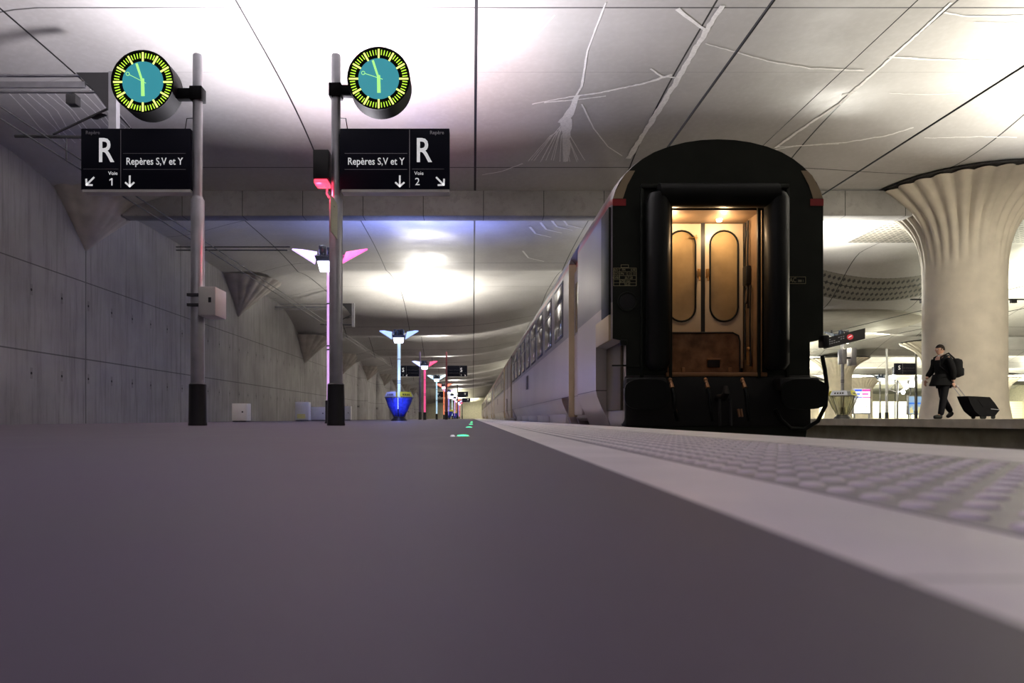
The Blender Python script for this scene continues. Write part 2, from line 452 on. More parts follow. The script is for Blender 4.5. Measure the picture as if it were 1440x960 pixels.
column(30.6, 57.2, 5.05, 'distant fluted mushroom column just right of the train, behind the winged lamp post')
column(30.6, 44.6, 5.05, 'fluted mushroom column mostly hidden behind the huge one, its flared cap edge showing')
column(63.5, 82.4, 4.9, 'farthest mushroom column, at the right edge behind the huge column')
column(47.1, 82.4, 4.9, 'far mushroom column behind the signs on the distant platform')
column(47.1, 95.0, 4.9, 'very far mushroom column seen near the bright posters')

# half caps growing out of the left wall
capsec = [(.03,4.85),(.28,5.1),(.64,5.45),(1.02,5.8),(1.36,6.1),(1.66,6.33),(1.85,6.45),(1.88,6.5)]
for i, yk in enumerate(ROWS[1:]):
    dz = 0 if i < 2 else -1.15
    top = 0
    pr = [(np.interp(z, [p[1] for p in capsec], [p[0] for p in capsec]), z+dz) for z in np.arange(4.85, 6.51, .11)]
    mb = MB().lathe((-11,yk,0), pr, 72, (-PI/2, PI/2), fn=lambda r, z, t, dz=dz: r*(1+.05*abs(math.sin(t*10))*min(1,max(0,(z-dz-5.2)/.8))))
    o = mb.build('wall_cap', m_cap, wall, smooth=60)
# tall engaged ribs further down the left wall
for yk in ROWS[4:]:
    y2 = yk-4.0
    mb = MB().lathe((-11,y2,-.7), [(.9,0),(.9,3.4),(.85,4.2),(.65,5.0),(.35,5.6),(.05,6.0)], 24, (-PI/2, PI/2))
    mb.build('wall_rib', m_wall, wall, smooth=60)

struct('trim_beam', MB().box((-11,19.25,5.80), (12.4,19.75,6.52), .02), m_beam)

# ceiling disc (shallow dome) right of the train
o = struct('trim_ceiling_disc', MB().lathe((18.3,37.8,0), [(.05,5.12),(2.5,5.12),(5.5,5.13),(5.6,5.17),(5.6,5.28)], 64), mat('disc_concrete', (.27,.25,.21), .6, noise=.12, nscale=2))

# bright tiled wall far away on the right
fw, g = blank('far_tile_wall', .35); X, Y_, Z = g.xyz()
g.link(g.mix(g.line(Z, .42, .1, .035), (.78,.76,.58), (.45,.43,.30)), g.b.inputs['Base Color'])
struct('wall_tiled', MB().box((43,118,-.8), (95,118.4,3.0)).box((18,140,-.8),(43,140.4,3.0)), fw)

# ------------------------------------------------------------------ overhead wires
def wire(name, label, x, z0, y0=-10, y1=114, r=.012, messenger=None, group='overhead contact wires'):
    mb = MB().tube([(x,y0,z0),(x,(y0+y1)/2,z0),(x,y1,z0)], r, 6)
    if messenger:
        dx, dz = messenger
        mb.tube([(x+dx,y0,z0+dz),(x+dx,(y0+y1)/2,z0+dz),(x+dx,y1,z0+dz)], r*.9, 6)
    return tag(mb.build(name, m_cable, None), label, 'overhead wire', group)
wire('contact_wire', 'lower black overhead wire running along the track by the left wall', -7.5, 4.85, r=.014)
wire('contact_wire', 'upper black overhead wire running along the track by the left wall', -7.5, 5.04, r=.014)
wire('contact_wire', 'thick black overhead wire above the standing train', 3.35, 4.75, r=.020)
wire('contact_wire', 'double black overhead wire above the empty track right of the train', 7.6, 4.95, r=.014, messenger=(.07,.05))
wire('contact_wire', 'thin overhead wire high up between the train and the fluted column', 6.2, 5.92, r=.007)
wire('contact_wire', 'thin overhead wire over the tracks beyond the right platform, nearer one', 19.6, 4.8, r=.013)
wire('contact_wire', 'thin overhead wire over the tracks beyond the right platform, farther one', 23.6, 4.8, r=.013)

# track gantry arms hung over the left track
def gantry(Y, label, full=True):
    t = thing('catenary_bracket', label, 'catenary bracket', (-6.6, Y, 4.9), 'brackets over the left track')
    mb = MB().box((-10.95,Y-.03,6.40), (-6.75,Y+.03,6.43))
    if full: mb.box((-10.95,Y-.03,6.10), (-6.95,Y+.03,6.13)).box((-10.95,Y-.02,6.19), (-7.15,Y+.02,6.30))
    else: mb.box((-10.95,Y-.03,6.28), (-6.85,Y+.03,6.31))
    mb.build('beam', m_grey if full else m_dgrey, t)
    if not full: return t
    MB().tube([(-7.5,Y,5.30),(-7.5,Y,4.87)], .014, 6).build('dropper', m_dgrey, t)
    MB().box((-6.69,Y-.07,5.15), (-6.55,Y+.07,6.46)).build('drop_post', m_grey, t)
    MB().prism([(-7.3,Y-.05,6.45),(-6.7,Y-.05,6.45),(-6.7,Y-.05,5.75),(-7.0,Y-.05,6.15)], (0,.1,0)).build('gusset', m_dgrey, t)
    MB().tube([(-8.45,Y,5.30),(-6.6,Y,5.27)], .032, 8).build('registration_arm', m_dgrey, t)
    MB().tube([(-7.75,Y,5.33),(-6.62,Y,5.86)], .022, 8).build('stay_rod', m_dgrey, t)
    mb = MB()
    for q in range(4): mb.lathe((-6.98+q*.05, Y, 5.62+q*.02), [(.03,0),(.07,.012),(.03,.024)], 12)
    mb.build('insulator', m_dgrey, t)
    return t
gantry(12.6, 'grey catenary bracket with drop post behind the left sign, nearest one')
gantry(25.2, 'catenary bracket high by the left wall, second nearest', False)
gantry(37.8, 'small far catenary bracket seen just right of the front lamp post')
t = thing('speaker_box', 'small dark box hanging under the left catenary bracket', 'loudspeaker', (-7.38, 12.6, 5.95))
MB().box((-7.46,12.5,5.86), (-7.28,12.68,6.04), .01).build('housing', m_dgrey, t)
MB().tube([(-7.37,12.6,6.04),(-7.37,12.6,6.12)], .02, 8).build('hanger', m_dgrey, t)
for (x_, y_) in ((1298,421),(1425,421)):
    p = P(x_, y_, 30)
    t = thing('wire_clamp', 'dark bar clamp on the overhead wires '+('left' if x_ < 1350 else 'right')+' of the huge column', 'wire clamp', p, 'clamps on the far wires')
    MB().box((p.x-.55,p.y-.04,p.z-.03), (p.x+.55,p.y+.04,p.z+.03)).build('bar', m_dgrey, t)
    MB().box((p.x-.12,p.y-.06,p.z-.16), (p.x+.12,p.y+.06,p.z-.03)).build('clamp', m_dgrey, t)

# ------------------------------------------------------------------ platform lamps
TINT = {'lilac': ((.62,.45,1.0), (1.0,.12,.45)), 'blue': ((.35,.5,1.0), (.35,.5,1.0)), 'red': ((.45,.5,1.0), (1.0,.05,.18)),
        'cyan': ((.5,.75,1.0), (.6,.8,1.0)), 'orange': ((1.0,.12,.08), (1.0,.10,.05)), 'violet': ((.45,.3,1.0), (.55,.35,1.0)),
        'warm': ((.9,.85,.6), (.9,.85,.6))}
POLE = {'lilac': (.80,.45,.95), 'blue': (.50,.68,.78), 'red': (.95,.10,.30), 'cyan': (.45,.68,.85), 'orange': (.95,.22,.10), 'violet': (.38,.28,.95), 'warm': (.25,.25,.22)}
WH = {k: glow('lamp_white_glow_'+k, tuple(.6+.4*c for c in v[0]), 4.5) for k, v in TINT.items()}
m_head = mat('lamp_head_metal', (.20,.24,.32), .25, .8)
tint_m = {}
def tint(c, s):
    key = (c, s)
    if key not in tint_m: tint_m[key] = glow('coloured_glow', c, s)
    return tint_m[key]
def lamp(x, y, z0, kind, label, up, upcol, down, downcol, group, tilt=.34, plain=False):
    t = thing('lamp_post', label, 'lamp post', (x, y, z0), group)
    MB().lathe((x,y,z0), [(.10,0),(.095,.02),(.085,.04),(.085,.42),(.06,.43)], 20).build('base_sleeve', m_black, t)
    pm = m_grey if plain else tint(POLE[kind], .75)  # pole glow stands in for the head's light falling on it
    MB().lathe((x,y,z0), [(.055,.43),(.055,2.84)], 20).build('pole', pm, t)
    for zz in (1.35,1.42,2.2): MB().lathe((x,y,z0), [(.056,zz),(.062,zz+.005),(.062,zz+.02),(.056,zz+.025)], 16).build('pole_band', m_dgrey, t)
    # faceted head
    z0 += .14
    a = [(-.15,-.12,2.66),(.13,-.12,2.66),(.17,.10,2.74),(-.17,.10,2.74)]; b = [(-.24,-.20,2.92),(.24,-.20,2.92),(.28,.20,3.05),(-.28,.20,3.05)]
    h = MB().faces([(x+p[0],y+p[1],z0+p[2]) for p in a+b], [(0,1,5,4),(1,2,6,5),(2,3,7,6),(3,0,4,7),(4,5,6,7)]).build('lamp_head', m_head, t, smooth=0)
    MB().prism([(x-.15,y-.13,z0+2.64),(x+.15,y-.13,z0+2.64),(x+.19,y-.185,z0+2.82),(x-.19,y-.185,z0+2.82)], (0,-.012,0)).build('front_diffuser', WH[kind], h, smooth=0)
    MB().prism([(x-.14,y-.11,z0+2.655),(x+.14,y-.11,z0+2.655),(x+.16,y+.09,z0+2.73),(x-.16,y+.09,z0+2.73)], (0,0,-.015)).build('under_diffuser', WH[kind], h, smooth=0)
    for (dx, dy) in ((-.12,-.08),(.12,-.08),(0,.05)):
        MB().lathe((x+dx,y+dy,z0), [(.05,2.95),(.07,3.0),(.07,3.12),(.06,3.13)], 12).build('spot_housing', m_head, h)
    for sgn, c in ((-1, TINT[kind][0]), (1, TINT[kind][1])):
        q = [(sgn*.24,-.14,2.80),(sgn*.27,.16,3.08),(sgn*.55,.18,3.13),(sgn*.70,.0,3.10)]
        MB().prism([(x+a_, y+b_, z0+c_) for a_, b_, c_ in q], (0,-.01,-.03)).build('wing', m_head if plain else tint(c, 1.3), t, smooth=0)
    if up:
        L = light('uplight', 'AREA', (x, y+.05, z0+3.3), up, upcol, t, .9, rot=(PI-tilt if False else PI+tilt, 0, 0))
    if down:
        light('downlight', 'SPOT', (x, y, z0+2.60), down, downcol, t, .12, rot=(0,0,0), spot=math.radians(165), blend=.6)
    return t
kinds = ['violet','lilac','blue','red','cyan','orange','violet','blue','lilac','orange','violet','red','blue']
descr = {1:'nearest platform lamp post, white and pink wings, standing behind the second sign pole',
         2:'lamp post with blue-white wings standing in the blue litter bin', 3:'magenta lamp post with a red right wing beside the far S sign',
         4:'pale cyan lamp post with white wings, between the magenta and the orange lamp posts', 5:'orange-red lamp post in the row down the platform',
         6:'violet lamp post just beyond the orange-red one', 7:'small blue lamp post far down the platform, seventh in the row', 8:'tiny lilac lamp post far down the platform, eighth in the row',
         9:'tiny orange lamp post far down the platform, ninth in the row', 10:'tiny violet lamp post, tenth in the row', 11:'farthest lamp post of the row, red'}
pool = {0:(.95,.9,1.0), 1:(.97,.92,1.0), 2:(.26,.34,1.0)}
for k in range(0, 12):
    y = .2+12.45*k - (.6 if k == 2 else 0)
    upc = pool.get(k, (1,.95,.86))
    dc = {0:(.56,.33,1.0),1:(.62,.36,1.0),2:(.45,.5,1.0),3:(.9,.3,.7)}.get(k, (.85,.8,.9))
    pw = {0:.8, 1:1.55, 2:.36, 3:1.2}.get(k, 1.7)
    if k == 0:
        # the lamp beside the camera, above and left of the frame
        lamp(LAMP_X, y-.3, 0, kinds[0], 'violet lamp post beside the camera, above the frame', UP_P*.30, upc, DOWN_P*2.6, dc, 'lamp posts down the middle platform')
    else:
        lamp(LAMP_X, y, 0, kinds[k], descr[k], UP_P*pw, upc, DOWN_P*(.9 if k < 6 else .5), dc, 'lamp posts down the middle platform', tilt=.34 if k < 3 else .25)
light('red_wing_light', 'AREA', (LAMP_X+.9, 11.9, 3.35), 34, (1,.04,.07), None, .4, rot=(PI-.42,0,0), spread=math.radians(85))
light('blue_wing_light', 'AREA', (LAMP_X+.6, 24.6, 3.35), 120, (.12,.2,1.0), None, .5, rot=(PI+.2,.25,0), spread=math.radians(110))
# lamps on the platform across the tracks
for k in range(0, 8):
    y = .2+12.45*k+(.3 if k else 0)
    lab = 'winged lamp post carrying a tilted black information board, right of the train' if k == 2 else 'plain winged lamp post of the right-hand platform, number %s from the camera and out of view behind the train' % ['one','two','three','four','five','six','seven','eight'][k]
    if k in (0, 1, 2):
        lamp(13.75, y, PZ, 'warm', ['grey winged lamp post of the right-hand platform, nearest the camera and outside the picture','grey winged lamp post of the right-hand platform just outside the right edge',lab][k], UP_R*(.2 if k == 0 else 1.2 if k == 1 else 1.0), (1,.96,.86), (60 if k == 0 else 170), (1,.88,.62), 'lamp posts of the right platform', plain=True)
        if k == 1: light('column_fill', 'POINT', (13.75, y-.6, 2.45), 760, (1,.90,.68), None, .15)  # unseen fill added to brighten the column front
    else:
        light('unseen_uplight', 'AREA', (13.75, y, 3.3), UP_R*(1.1 if k == 3 else 1.3), (1,.96,.84), None, .5, rot=(PI+.42,0,0))
t = lamp(30.0, 50.3, PZ, 'warm', 'grey lamp post with long wings between the two slim poles on the distant platform', UP_FAR*1.1, (1,.96,.72), 80, (1,.93,.6), None, plain=True)
for (x_, y_, e) in ((30,34,900),(22,52,700),(30,63,900),(38,74,1300),(30,78,900),(47,62,1100),(52,92,1300),(66,100,1500),(46,104,1500),(75,92,1300),(62,74,1200),(13,82,600),(26,100,900),(36,92,900)):
    light('unseen_uplight', 'AREA', (x_, y_, 2.6), e*4.2, (1,.97,.74), None, .6, rot=(PI,0,0), spread=math.radians(168))  # lights without fittings, added to brighten the distant ceiling
for x_ in (52,64,76,88):
    light('far_wall_fill', 'AREA', (x_, 111, 3.2), 1800, (1,.98,.66), None, 2.0, rot=(math.radians(62),0,0))  # unseen lights added to brighten the far tiled wall
for x_ in (22,34):
    light('far_wall_fill', 'AREA', (x_, 134, 3.2), 1400, (1,.98,.66), None, 2.0, rot=(math.radians(62),0,0))  # same added fill for the deeper stretch of tiled wall
light('end_hall_light', 'AREA', (-3, 132, 3.0), 350, (1,.95,.62), None, 2.5, rot=(PI,0,0))  # unseen lights added to give the hall's end its yellow
light('end_hall_light', 'AREA', (0, 143, 4.0), 300, (1,.95,.62), None, 2.5, rot=(math.radians(80),0,0))

# floodlight mast with bright lamps (far right)
Y0 = 62.0; p = P(1262, 588, Y0); t = thing('floodlight_mast', 'slim mast with bright white floodlights on struts, beyond the distant platform', 'floodlight mast', (p.x, Y0, -.78))
MB().tube([(p.x,Y0,-.78),(p.x,Y0,P(0,535,Y0).z)], .09, 10).build('mast', m_grey, t)
mb = MB(); c = P(1262,552,Y0)
for (x_, y_) in ((1250,548),(1274,545),(1262,536)):
    q = P(x_, y_, Y0); mb.tube([c, q], .05, 8)
mb.tube([P(1250,548,Y0), P(1262,536,Y0), P(1274,545,Y0)], .05, 8)
mb.build('strut', m_grey, t)
m_flood = glow('floodlight_glow', (1,1,.92), 9)
for (x_, y_, r) in ((1257,530,.20),(1274,543,.24),(1270,551,.18)):
    q = P(x_, y_, Y0-.2); MB().ball(q, r, 2, (1,.6,1.25)).build('floodlight', m_flood, t)
for (x_, y_) in ((1283,540),(1261,521),(1402,534)):
    q = P(x_, y_, 66 if x_ < 1400 else 70)
    t = thing('wall_floodlight', {1283:'square white floodlight behind the right slim pole',1261:'small white floodlight at the left end of the distant S sign',1402:'bright white lamp right of the huge column'}[x_], 'floodlight', (q.x,q.y,q.z))
    MB().box((q.x-.2,q.y-.1,q.z-.28), (q.x+.2,q.y+.15,q.z+.28), .06).build('lens', m_flood, t)
    MB().box((q.x-.3,q.y+.15,q.z-.38), (q.x+.3,q.y+.3,q.z+.38), .04).tube([(q.x,q.y+.25,q.z),(q.x,q.y+.25,PZ)],.05,8).build('housing', m_dgrey, t)

# ------------------------------------------------------------------ sign poles with clocks
def clock(parent, c, r, tm):
    cx, cy, cz = c; d = .27
    def disc(name, r0, r1, y0, y1, m, par, seg=64):
        mb = MB()
        a = [(cx+r1*math.cos(2*PI*k/seg), y0, cz+r1*math.sin(2*PI*k/seg)) for k in range(seg)]
        mb.prism(a, (0,y1-y0,0)); return mb.build(name, m, par, smooth=40)
    drum = disc('clock', 0, r, cy, cy+d, m_drum, parent)
    # bezel
    mb = MB(); seg = 64; ri = r*.965
    rings = [[(cx+q*math.cos(2*PI*k/seg), yy, cz+q*math.sin(2*PI*k/seg)) for k in range(seg)] for q, yy in ((r,cy),(r*1.005,cy-.02),(ri,cy-.02),(ri,cy))]
    vs = [v for R_ in rings for v in R_]; fs = []
    for j in range(3):
        for k in range(seg): fs.append((j*seg+k, j*seg+(k+1)%seg, (j+1)*seg+(k+1)%seg, (j+1)*seg+k))
    mb.faces(vs, fs).build('bezel', m_drum, drum)
    disc('dial_disc', 0, r*.655, cy-.006, cy+.001, m_teal, drum)
    mt, mh = MB(), MB()
    for k in range(60):
        a = 2*PI*k/60; hour = k % 5 == 0
        r0, r1, hw = (r*.655, r*.95, r*.026) if hour else (r*.765, r*.925, r*.0125)
        s, c_ = math.sin(a), math.cos(a)
        q = [(cx+s*ra+c_*hw*sg, cy-.007, cz+c_*ra-s*hw*sg) for ra, sg in ((r0,-1),(r1,-1),(r1,1),(r0,1))]
        MB().prism(q, (0,.006,0)).build('hour_mark' if hour else 'minute_mark', m_tickh if hour else m_tick, drum, smooth=0)
    def hand(name, a, r0, r1, w0, w1, yy):
        s, c_ = math.sin(a), math.cos(a)
        q = [(cx+s*ra+c_*hw*sg, yy, cz+c_*ra-s*hw*sg) for ra, sg, hw in ((r0,-1,w0),(r1,-1,w1),(r1,1,w1),(r0,1,w0))]
        MB().prism(q, (0,.004,0)).build(name, m_hand, drum, smooth=0)
    h_, m_, s_ = tm
    hand('hour_hand', 2*PI*(h_+m_/60)/12, -r*.10, r*.46, r*.05, r*.055, cy-.014)
    hand('minute_hand', 2*PI*m_/60, -r*.10, r*.60, r*.03, r*.035, cy-.020)
    a = 2*PI*s_/60; s, c_ = math.sin(a), math.cos(a); R2 = r*.46; mb = MB()
    q = [(cx+s*ra+c_*r*.008*sg, cy-.026, cz+c_*ra-s*r*.008*sg) for ra, sg in ((-r*.14,-1),(R2,-1),(R2,1),(-r*.14,1))]
    mb.prism(q, (0,.003,0))
    rc = r*.055; o_ = (cx+s*(R2+rc), cz+c_*(R2+rc))
    mb.tube([(o_[0]+rc*math.cos(2*PI*k/16), cy-.025, o_[1]+rc*math.sin(2*PI*k/16)) for k in range(17)], r*.009, 6, caps=False)
    mb.build('second_hand', m_hand, drum, smooth=0)
    return drum
def arrow(mb, cx, cz, y, L, ang, w):   # arrow pointing to ang (0 = down, + toward +x)
    def R(p):
        s, c_ = math.sin(ang), math.cos(ang); x, z = p
        return (cx + x*c_ - z*s*-1*-1, y, cz + x*s*-1*-1*0 + 0) if False else (cx + x*c_ - z*s, y, cz + x*s + z*c_)
    h = L/2
    def bar(a, b):
        d = Vector((b[0]-a[0], b[1]-a[1])).normalized(); n_ = Vector((-d.y, d.x))*w/2
        mb.prism([R((a[0]+n_.x,a[1]+n_.y)), R((b[0]+n_.x,b[1]+n_.y)), R((b[0]-n_.x,b[1]-n_.y)), R((a[0]-n_.x,a[1]-n_.y))], (0,-.003,0))
    bar((0,h),(0,-h+w*.6)); bar((-h*.8,-h*.2),(w*.25,-h-.0)); bar((h*.8,-h*.2),(-w*.25,-h-.0))
def sign_mast(px, Y, side, z0, rep, voie, label, top=510, full=True, pm=None, group='platform sign masts', clock_time=(5,57,49.5), body=None):
    """side = -1: panel to the left of the pole"""
    k = 1/109.09                              # metres per photo pixel at the nearest pair
    x = (px-VX)*Y/F
    t = thing('sign_mast', label, 'platform sign', (x, Y, z0), group)
    pm = pm or m_grey
    MB().lathe((x,Y,z0), [(.115,0),(.118,.02),(.112,.04),(.108,.53),(.09,.545)], 24).build('base_sleeve', m_black, t)
    MB().lathe((x,Y,z0), [(.085,.54),(.085,2.90),(.066,2.93),(.063,2.95)], 24).build('lower_pole', pm, t)
    MB().lathe((x,Y,z0), [(.060,2.94),(.060,4.76),(.054,4.775)], 24).build('upper_pole', pm, t)
    W, zt, zb = 1.40, z0+3.80, z0+3.02
    xa, xb = (x-.065-W, x-.065) if side < 0 else (x+.065, x+.065+W)
    Yf = Y-.07
    sp = MB().box((xa,Yf,zb), (xb,Yf+.16,zt), .006).build('sign_panel', m_navy, t)
    MB().box((xa+.02,Yf-.004,zb-.035), (xb,Yf+.15,zb-.001)).build('lower_tray', m_wbox, t)
    MB().box((min(x,(xa+xb)/2+side*-W/2*.98),Y-.03,zt-.12),(max(x,(xa+xb)/2+side*-W/2*.98),Y+.03,zt-.06)).build('bracket', m_dgrey, t)
    yf = Yf-.001
    def col(c, d): return (min(c,d), max(c,d))
    xd = xa+.51 if side < 0 else xb-.51
    m_line = m_grey
    mb = MB()
    mb.box((xd-.004,yf-.002,zb+.02), (xd+.004,yf,zt-.02))
    ra, rb = (xd+.03, xb-.06) if side < 0 else (xa+.06, xd-.03)
    la, lb = (xa+.03, xd-.03) if side < 0 else (xd+.03, xb-.07)
    for zz in (zb+.46, zb+.255): mb.box((ra,yf-.002,zz-.0022), (rb,yf,zz+.0022))
    mb.box((la,yf-.002,zb+.258), (lb,yf,zb+.262))
    mb.build('dividing_lines', m_line, sp, smooth=0)
    if full:
        text_mesh('lettering', 'Repères S,V et Y', .128, ((ra+rb)/2, yf, zb+.355), m_white, sp, xs=.83, bold=.001)
        if side < 0:
            text_mesh('lettering', rep, .44, (xa+.315, yf, zb+.485), m_white, sp, xs=.80, bold=.004)
            text_mesh('lettering', 'Repère', .062, (xa+.06, yf, zt-.055), m_grey, sp, 'LEFT', bold=.001)
            text_mesh('lettering', 'Voie', .065, (xa+.41, yf, zb+.205), m_white, sp, bold=.0)
            xn, zn = xa+.39, zb+.05
            MB().box((xn,yf-.003,zn), (xn+.015,yf,zn+.092)).prism([(xn+.002,yf-.003,zn+.092),(xn+.002,yf-.003,zn+.074),(xn-.024,yf-.003,zn+.060),(xn-.024,yf-.003,zn+.075)], (0,.003,0)).build('numeral', m_white, sp, smooth=0)
        else:
            text_mesh('lettering', rep, .44, (xb-.335, yf, zb+.485), m_white, sp, xs=.80, bold=.004)
            text_mesh('lettering', 'Repère', .062, (xb-.07, yf, zt-.055), m_grey, sp, 'RIGHT', bold=.001)
            text_mesh('lettering', 'Voie', .065, (xd+.12, yf, zb+.205), m_white, sp, bold=.0)
            text_mesh('lettering', voie, .135, (xd+.10, yf, zb+.095), m_white, sp)
        mb = MB()
        if side < 0:
            arrow(mb, xa+.12, zb+.105, yf, .145, -PI/4, .022); arrow(mb, xd+.115, zb+.105, yf, .145, 0, .022)
        else:
            arrow(mb, xb-.12, zb+.105, yf, .145, PI/4, .022); arrow(mb, xd-.125, zb+.105, yf, .145, 0, .022)
        mb.build('arrows', m_white, sp, smooth=0)
        cz = z0+CH+ (588-121)*Y/F if False else CH+(588-(124 if side < 0 else 119.5))*Y/F
        cx = (209.5-VX)*Y/F if side < 0 else (535-VX)*Y/F
        dr = clock(t, (cx, Y-.16, cz), .395, clock_time)
        xc = cx + (.36 if side < 0 else -.36)
        MB().box((min(x,xc),Y-.06,cz-.15), (max(x,xc),Y+.06,cz-.02), .012).box((x-.08,Y-.08,cz-.17),(x+.08,Y+.08,cz),.01).build('clock_arm', m_drum, t)
        zt2 = zt+.06
        MB().tube([(x+.06*side,Y,zt+.16),(x+.13*side,Y-.02,zt+.15),(x+.15*side,Y-.02,zt+.02),(x+.14*side,Y,zt-.04)], .006, 6).build('cable', m_cable, t)
    else:
        if body:
            lx = (xa+.28) if side < 0 else (xb-.42)
            text_mesh('lettering', rep, .40, (lx, yf, zb+.46), m_white, sp, xs=.85, bold=.004)
            if voie: text_mesh('lettering', voie, .13, (lx, yf, zb+.11), m_white, sp); mb = MB(); arrow(mb, lx+.26*(1), zb+.1, yf, .12, PI/4*(1 if side > 0 else -1), .02); mb.build('arrows', m_white, sp, smooth=0)
    return t
SY = 8.8
lt = sign_mast(278, SY, -1, 0, 'R', '1', 'sign mast with clock left of the pole and panel reading R, Voie 1')
rt = sign_mast(472.5, SY, 1, 0, 'R', '2', 'sign mast with clock right of the pole and panel reading R, Voie 2', clock_time=(5,57,48))
m_pviol = mat('pole_violet', (.10,.07,.16), .5, .3); m_pred = mat('pole_red', (.22,.06,.08), .5, .3)  # violet and red base tones for the two far masts
sign_mast(590.7, 48, -1, 0, 'S', '1', 'far sign mast with dark panel marked S, partly behind the blue-white lamp post', full=False, body=True, pm=m_pviol)
sign_mast(627.8, 48, 1, 0, 'S', '2', 'far sign mast, dark panel marked S right of a reddish pole', full=False, body=True, pm=m_pred)
sign_mast(628, 95, -1, 0, 'V', '1', 'very far sign mast with panel left of its pole', full=False, body=True, pm=m_dgrey)
sign_mast(643.5, 95, 1, 0, 'V', '2', 'very far sign mast with dark panel marked V right of its pole', full=False, body=True, pm=m_dgrey)
sign_mast(650, 125, 1, 0, 'Y', '2', 'farthest small dark sign mast near the vanishing end', full=False, body=True, pm=m_dgrey)
sign_mast(1288, 47, -1, PZ, 'S', '', 'dark S sign on a slim pole on the distant platform', full=False, body=True, pm=m_dgrey)
t = thing('slim_pole', 'slim grey pole left of the distant S sign', 'pole', (P(1247,588,46).x, 46, PZ))
xx = t.location.x
MB().lathe((xx,46,PZ), [(.09,0),(.09,2.9),(.06,2.95),(.06,4.7)], 12).build('shaft', m_grey, t)
MB().lathe((xx,46,PZ), [(.12,0),(.12,.4),(.1,.42)], 12).build('base_sleeve', m_black, t)

# extra fittings on the two near masts
xl, xr = (278-VX)*SY/F, (472.5-VX)*SY/F
b = MB().box((xl+.07,SY-.16,P(0,446,SY).z), (xl+.29,SY+.22,P(0,406,SY).z), .012).build('control_box', m_wbox, lt)
MB().box((xl+.20,SY-.166,P(0,428,SY).z), (xl+.235,SY-.158,P(0,421,SY).z)).build('lock', m_black, b)
MB().box((xl-.1,SY-.1,P(0,432,SY).z), (xl+.1,SY-.06,P(0,428,SY).z)).box((xl-.1,SY-.1,P(0,418,SY).z), (xl+.1,SY-.06,P(0,414,SY).z)).build('clamp_band', m_dgrey, lt)
m_redglow = glow('red_signal_glow', (1.0,.05,.10), 2.2)
b = MB().box((xr-.27,SY-.12,P(0,255,SY).z), (xr-.07,SY+.15,P(0,215,SY).z), .01).build('signal_box', m_black, rt)
MB().box((xr-.26,SY-.11,P(0,261,SY).z), (xr-.09,SY+.12,P(0,255.5,SY).z), .01).build('red_light', m_redglow, b)
MB().tube([(xr-.14,SY,P(0,261,SY).z),(xr-.10,SY-.05,P(0,266,SY).z),(xr-.12,SY,P(0,272,SY).z),(xr-.085,SY,P(0,278,SY).z)], .012, 6).build('cable', m_redglow, b)
light('red_spill', 'POINT', (xr-.22, SY-.05, P(0,268,SY).z), 9, (1,.05,.12), rt, .04)
fl = MB().box((xr+.02,SY-.45,P(0,335,SY).z-.03), (xr+.035,SY+.02,P(0,290,SY).z), .003).build('flag_sign', mat('enamel_yellow', (.72,.72,.55), .5), rt)
MB().tube([(xr,SY,P(0,300,SY).z),(xr+.03,SY-.3,P(0,300,SY).z)], .01, 6).build('flag_arm', m_dgrey, rt)

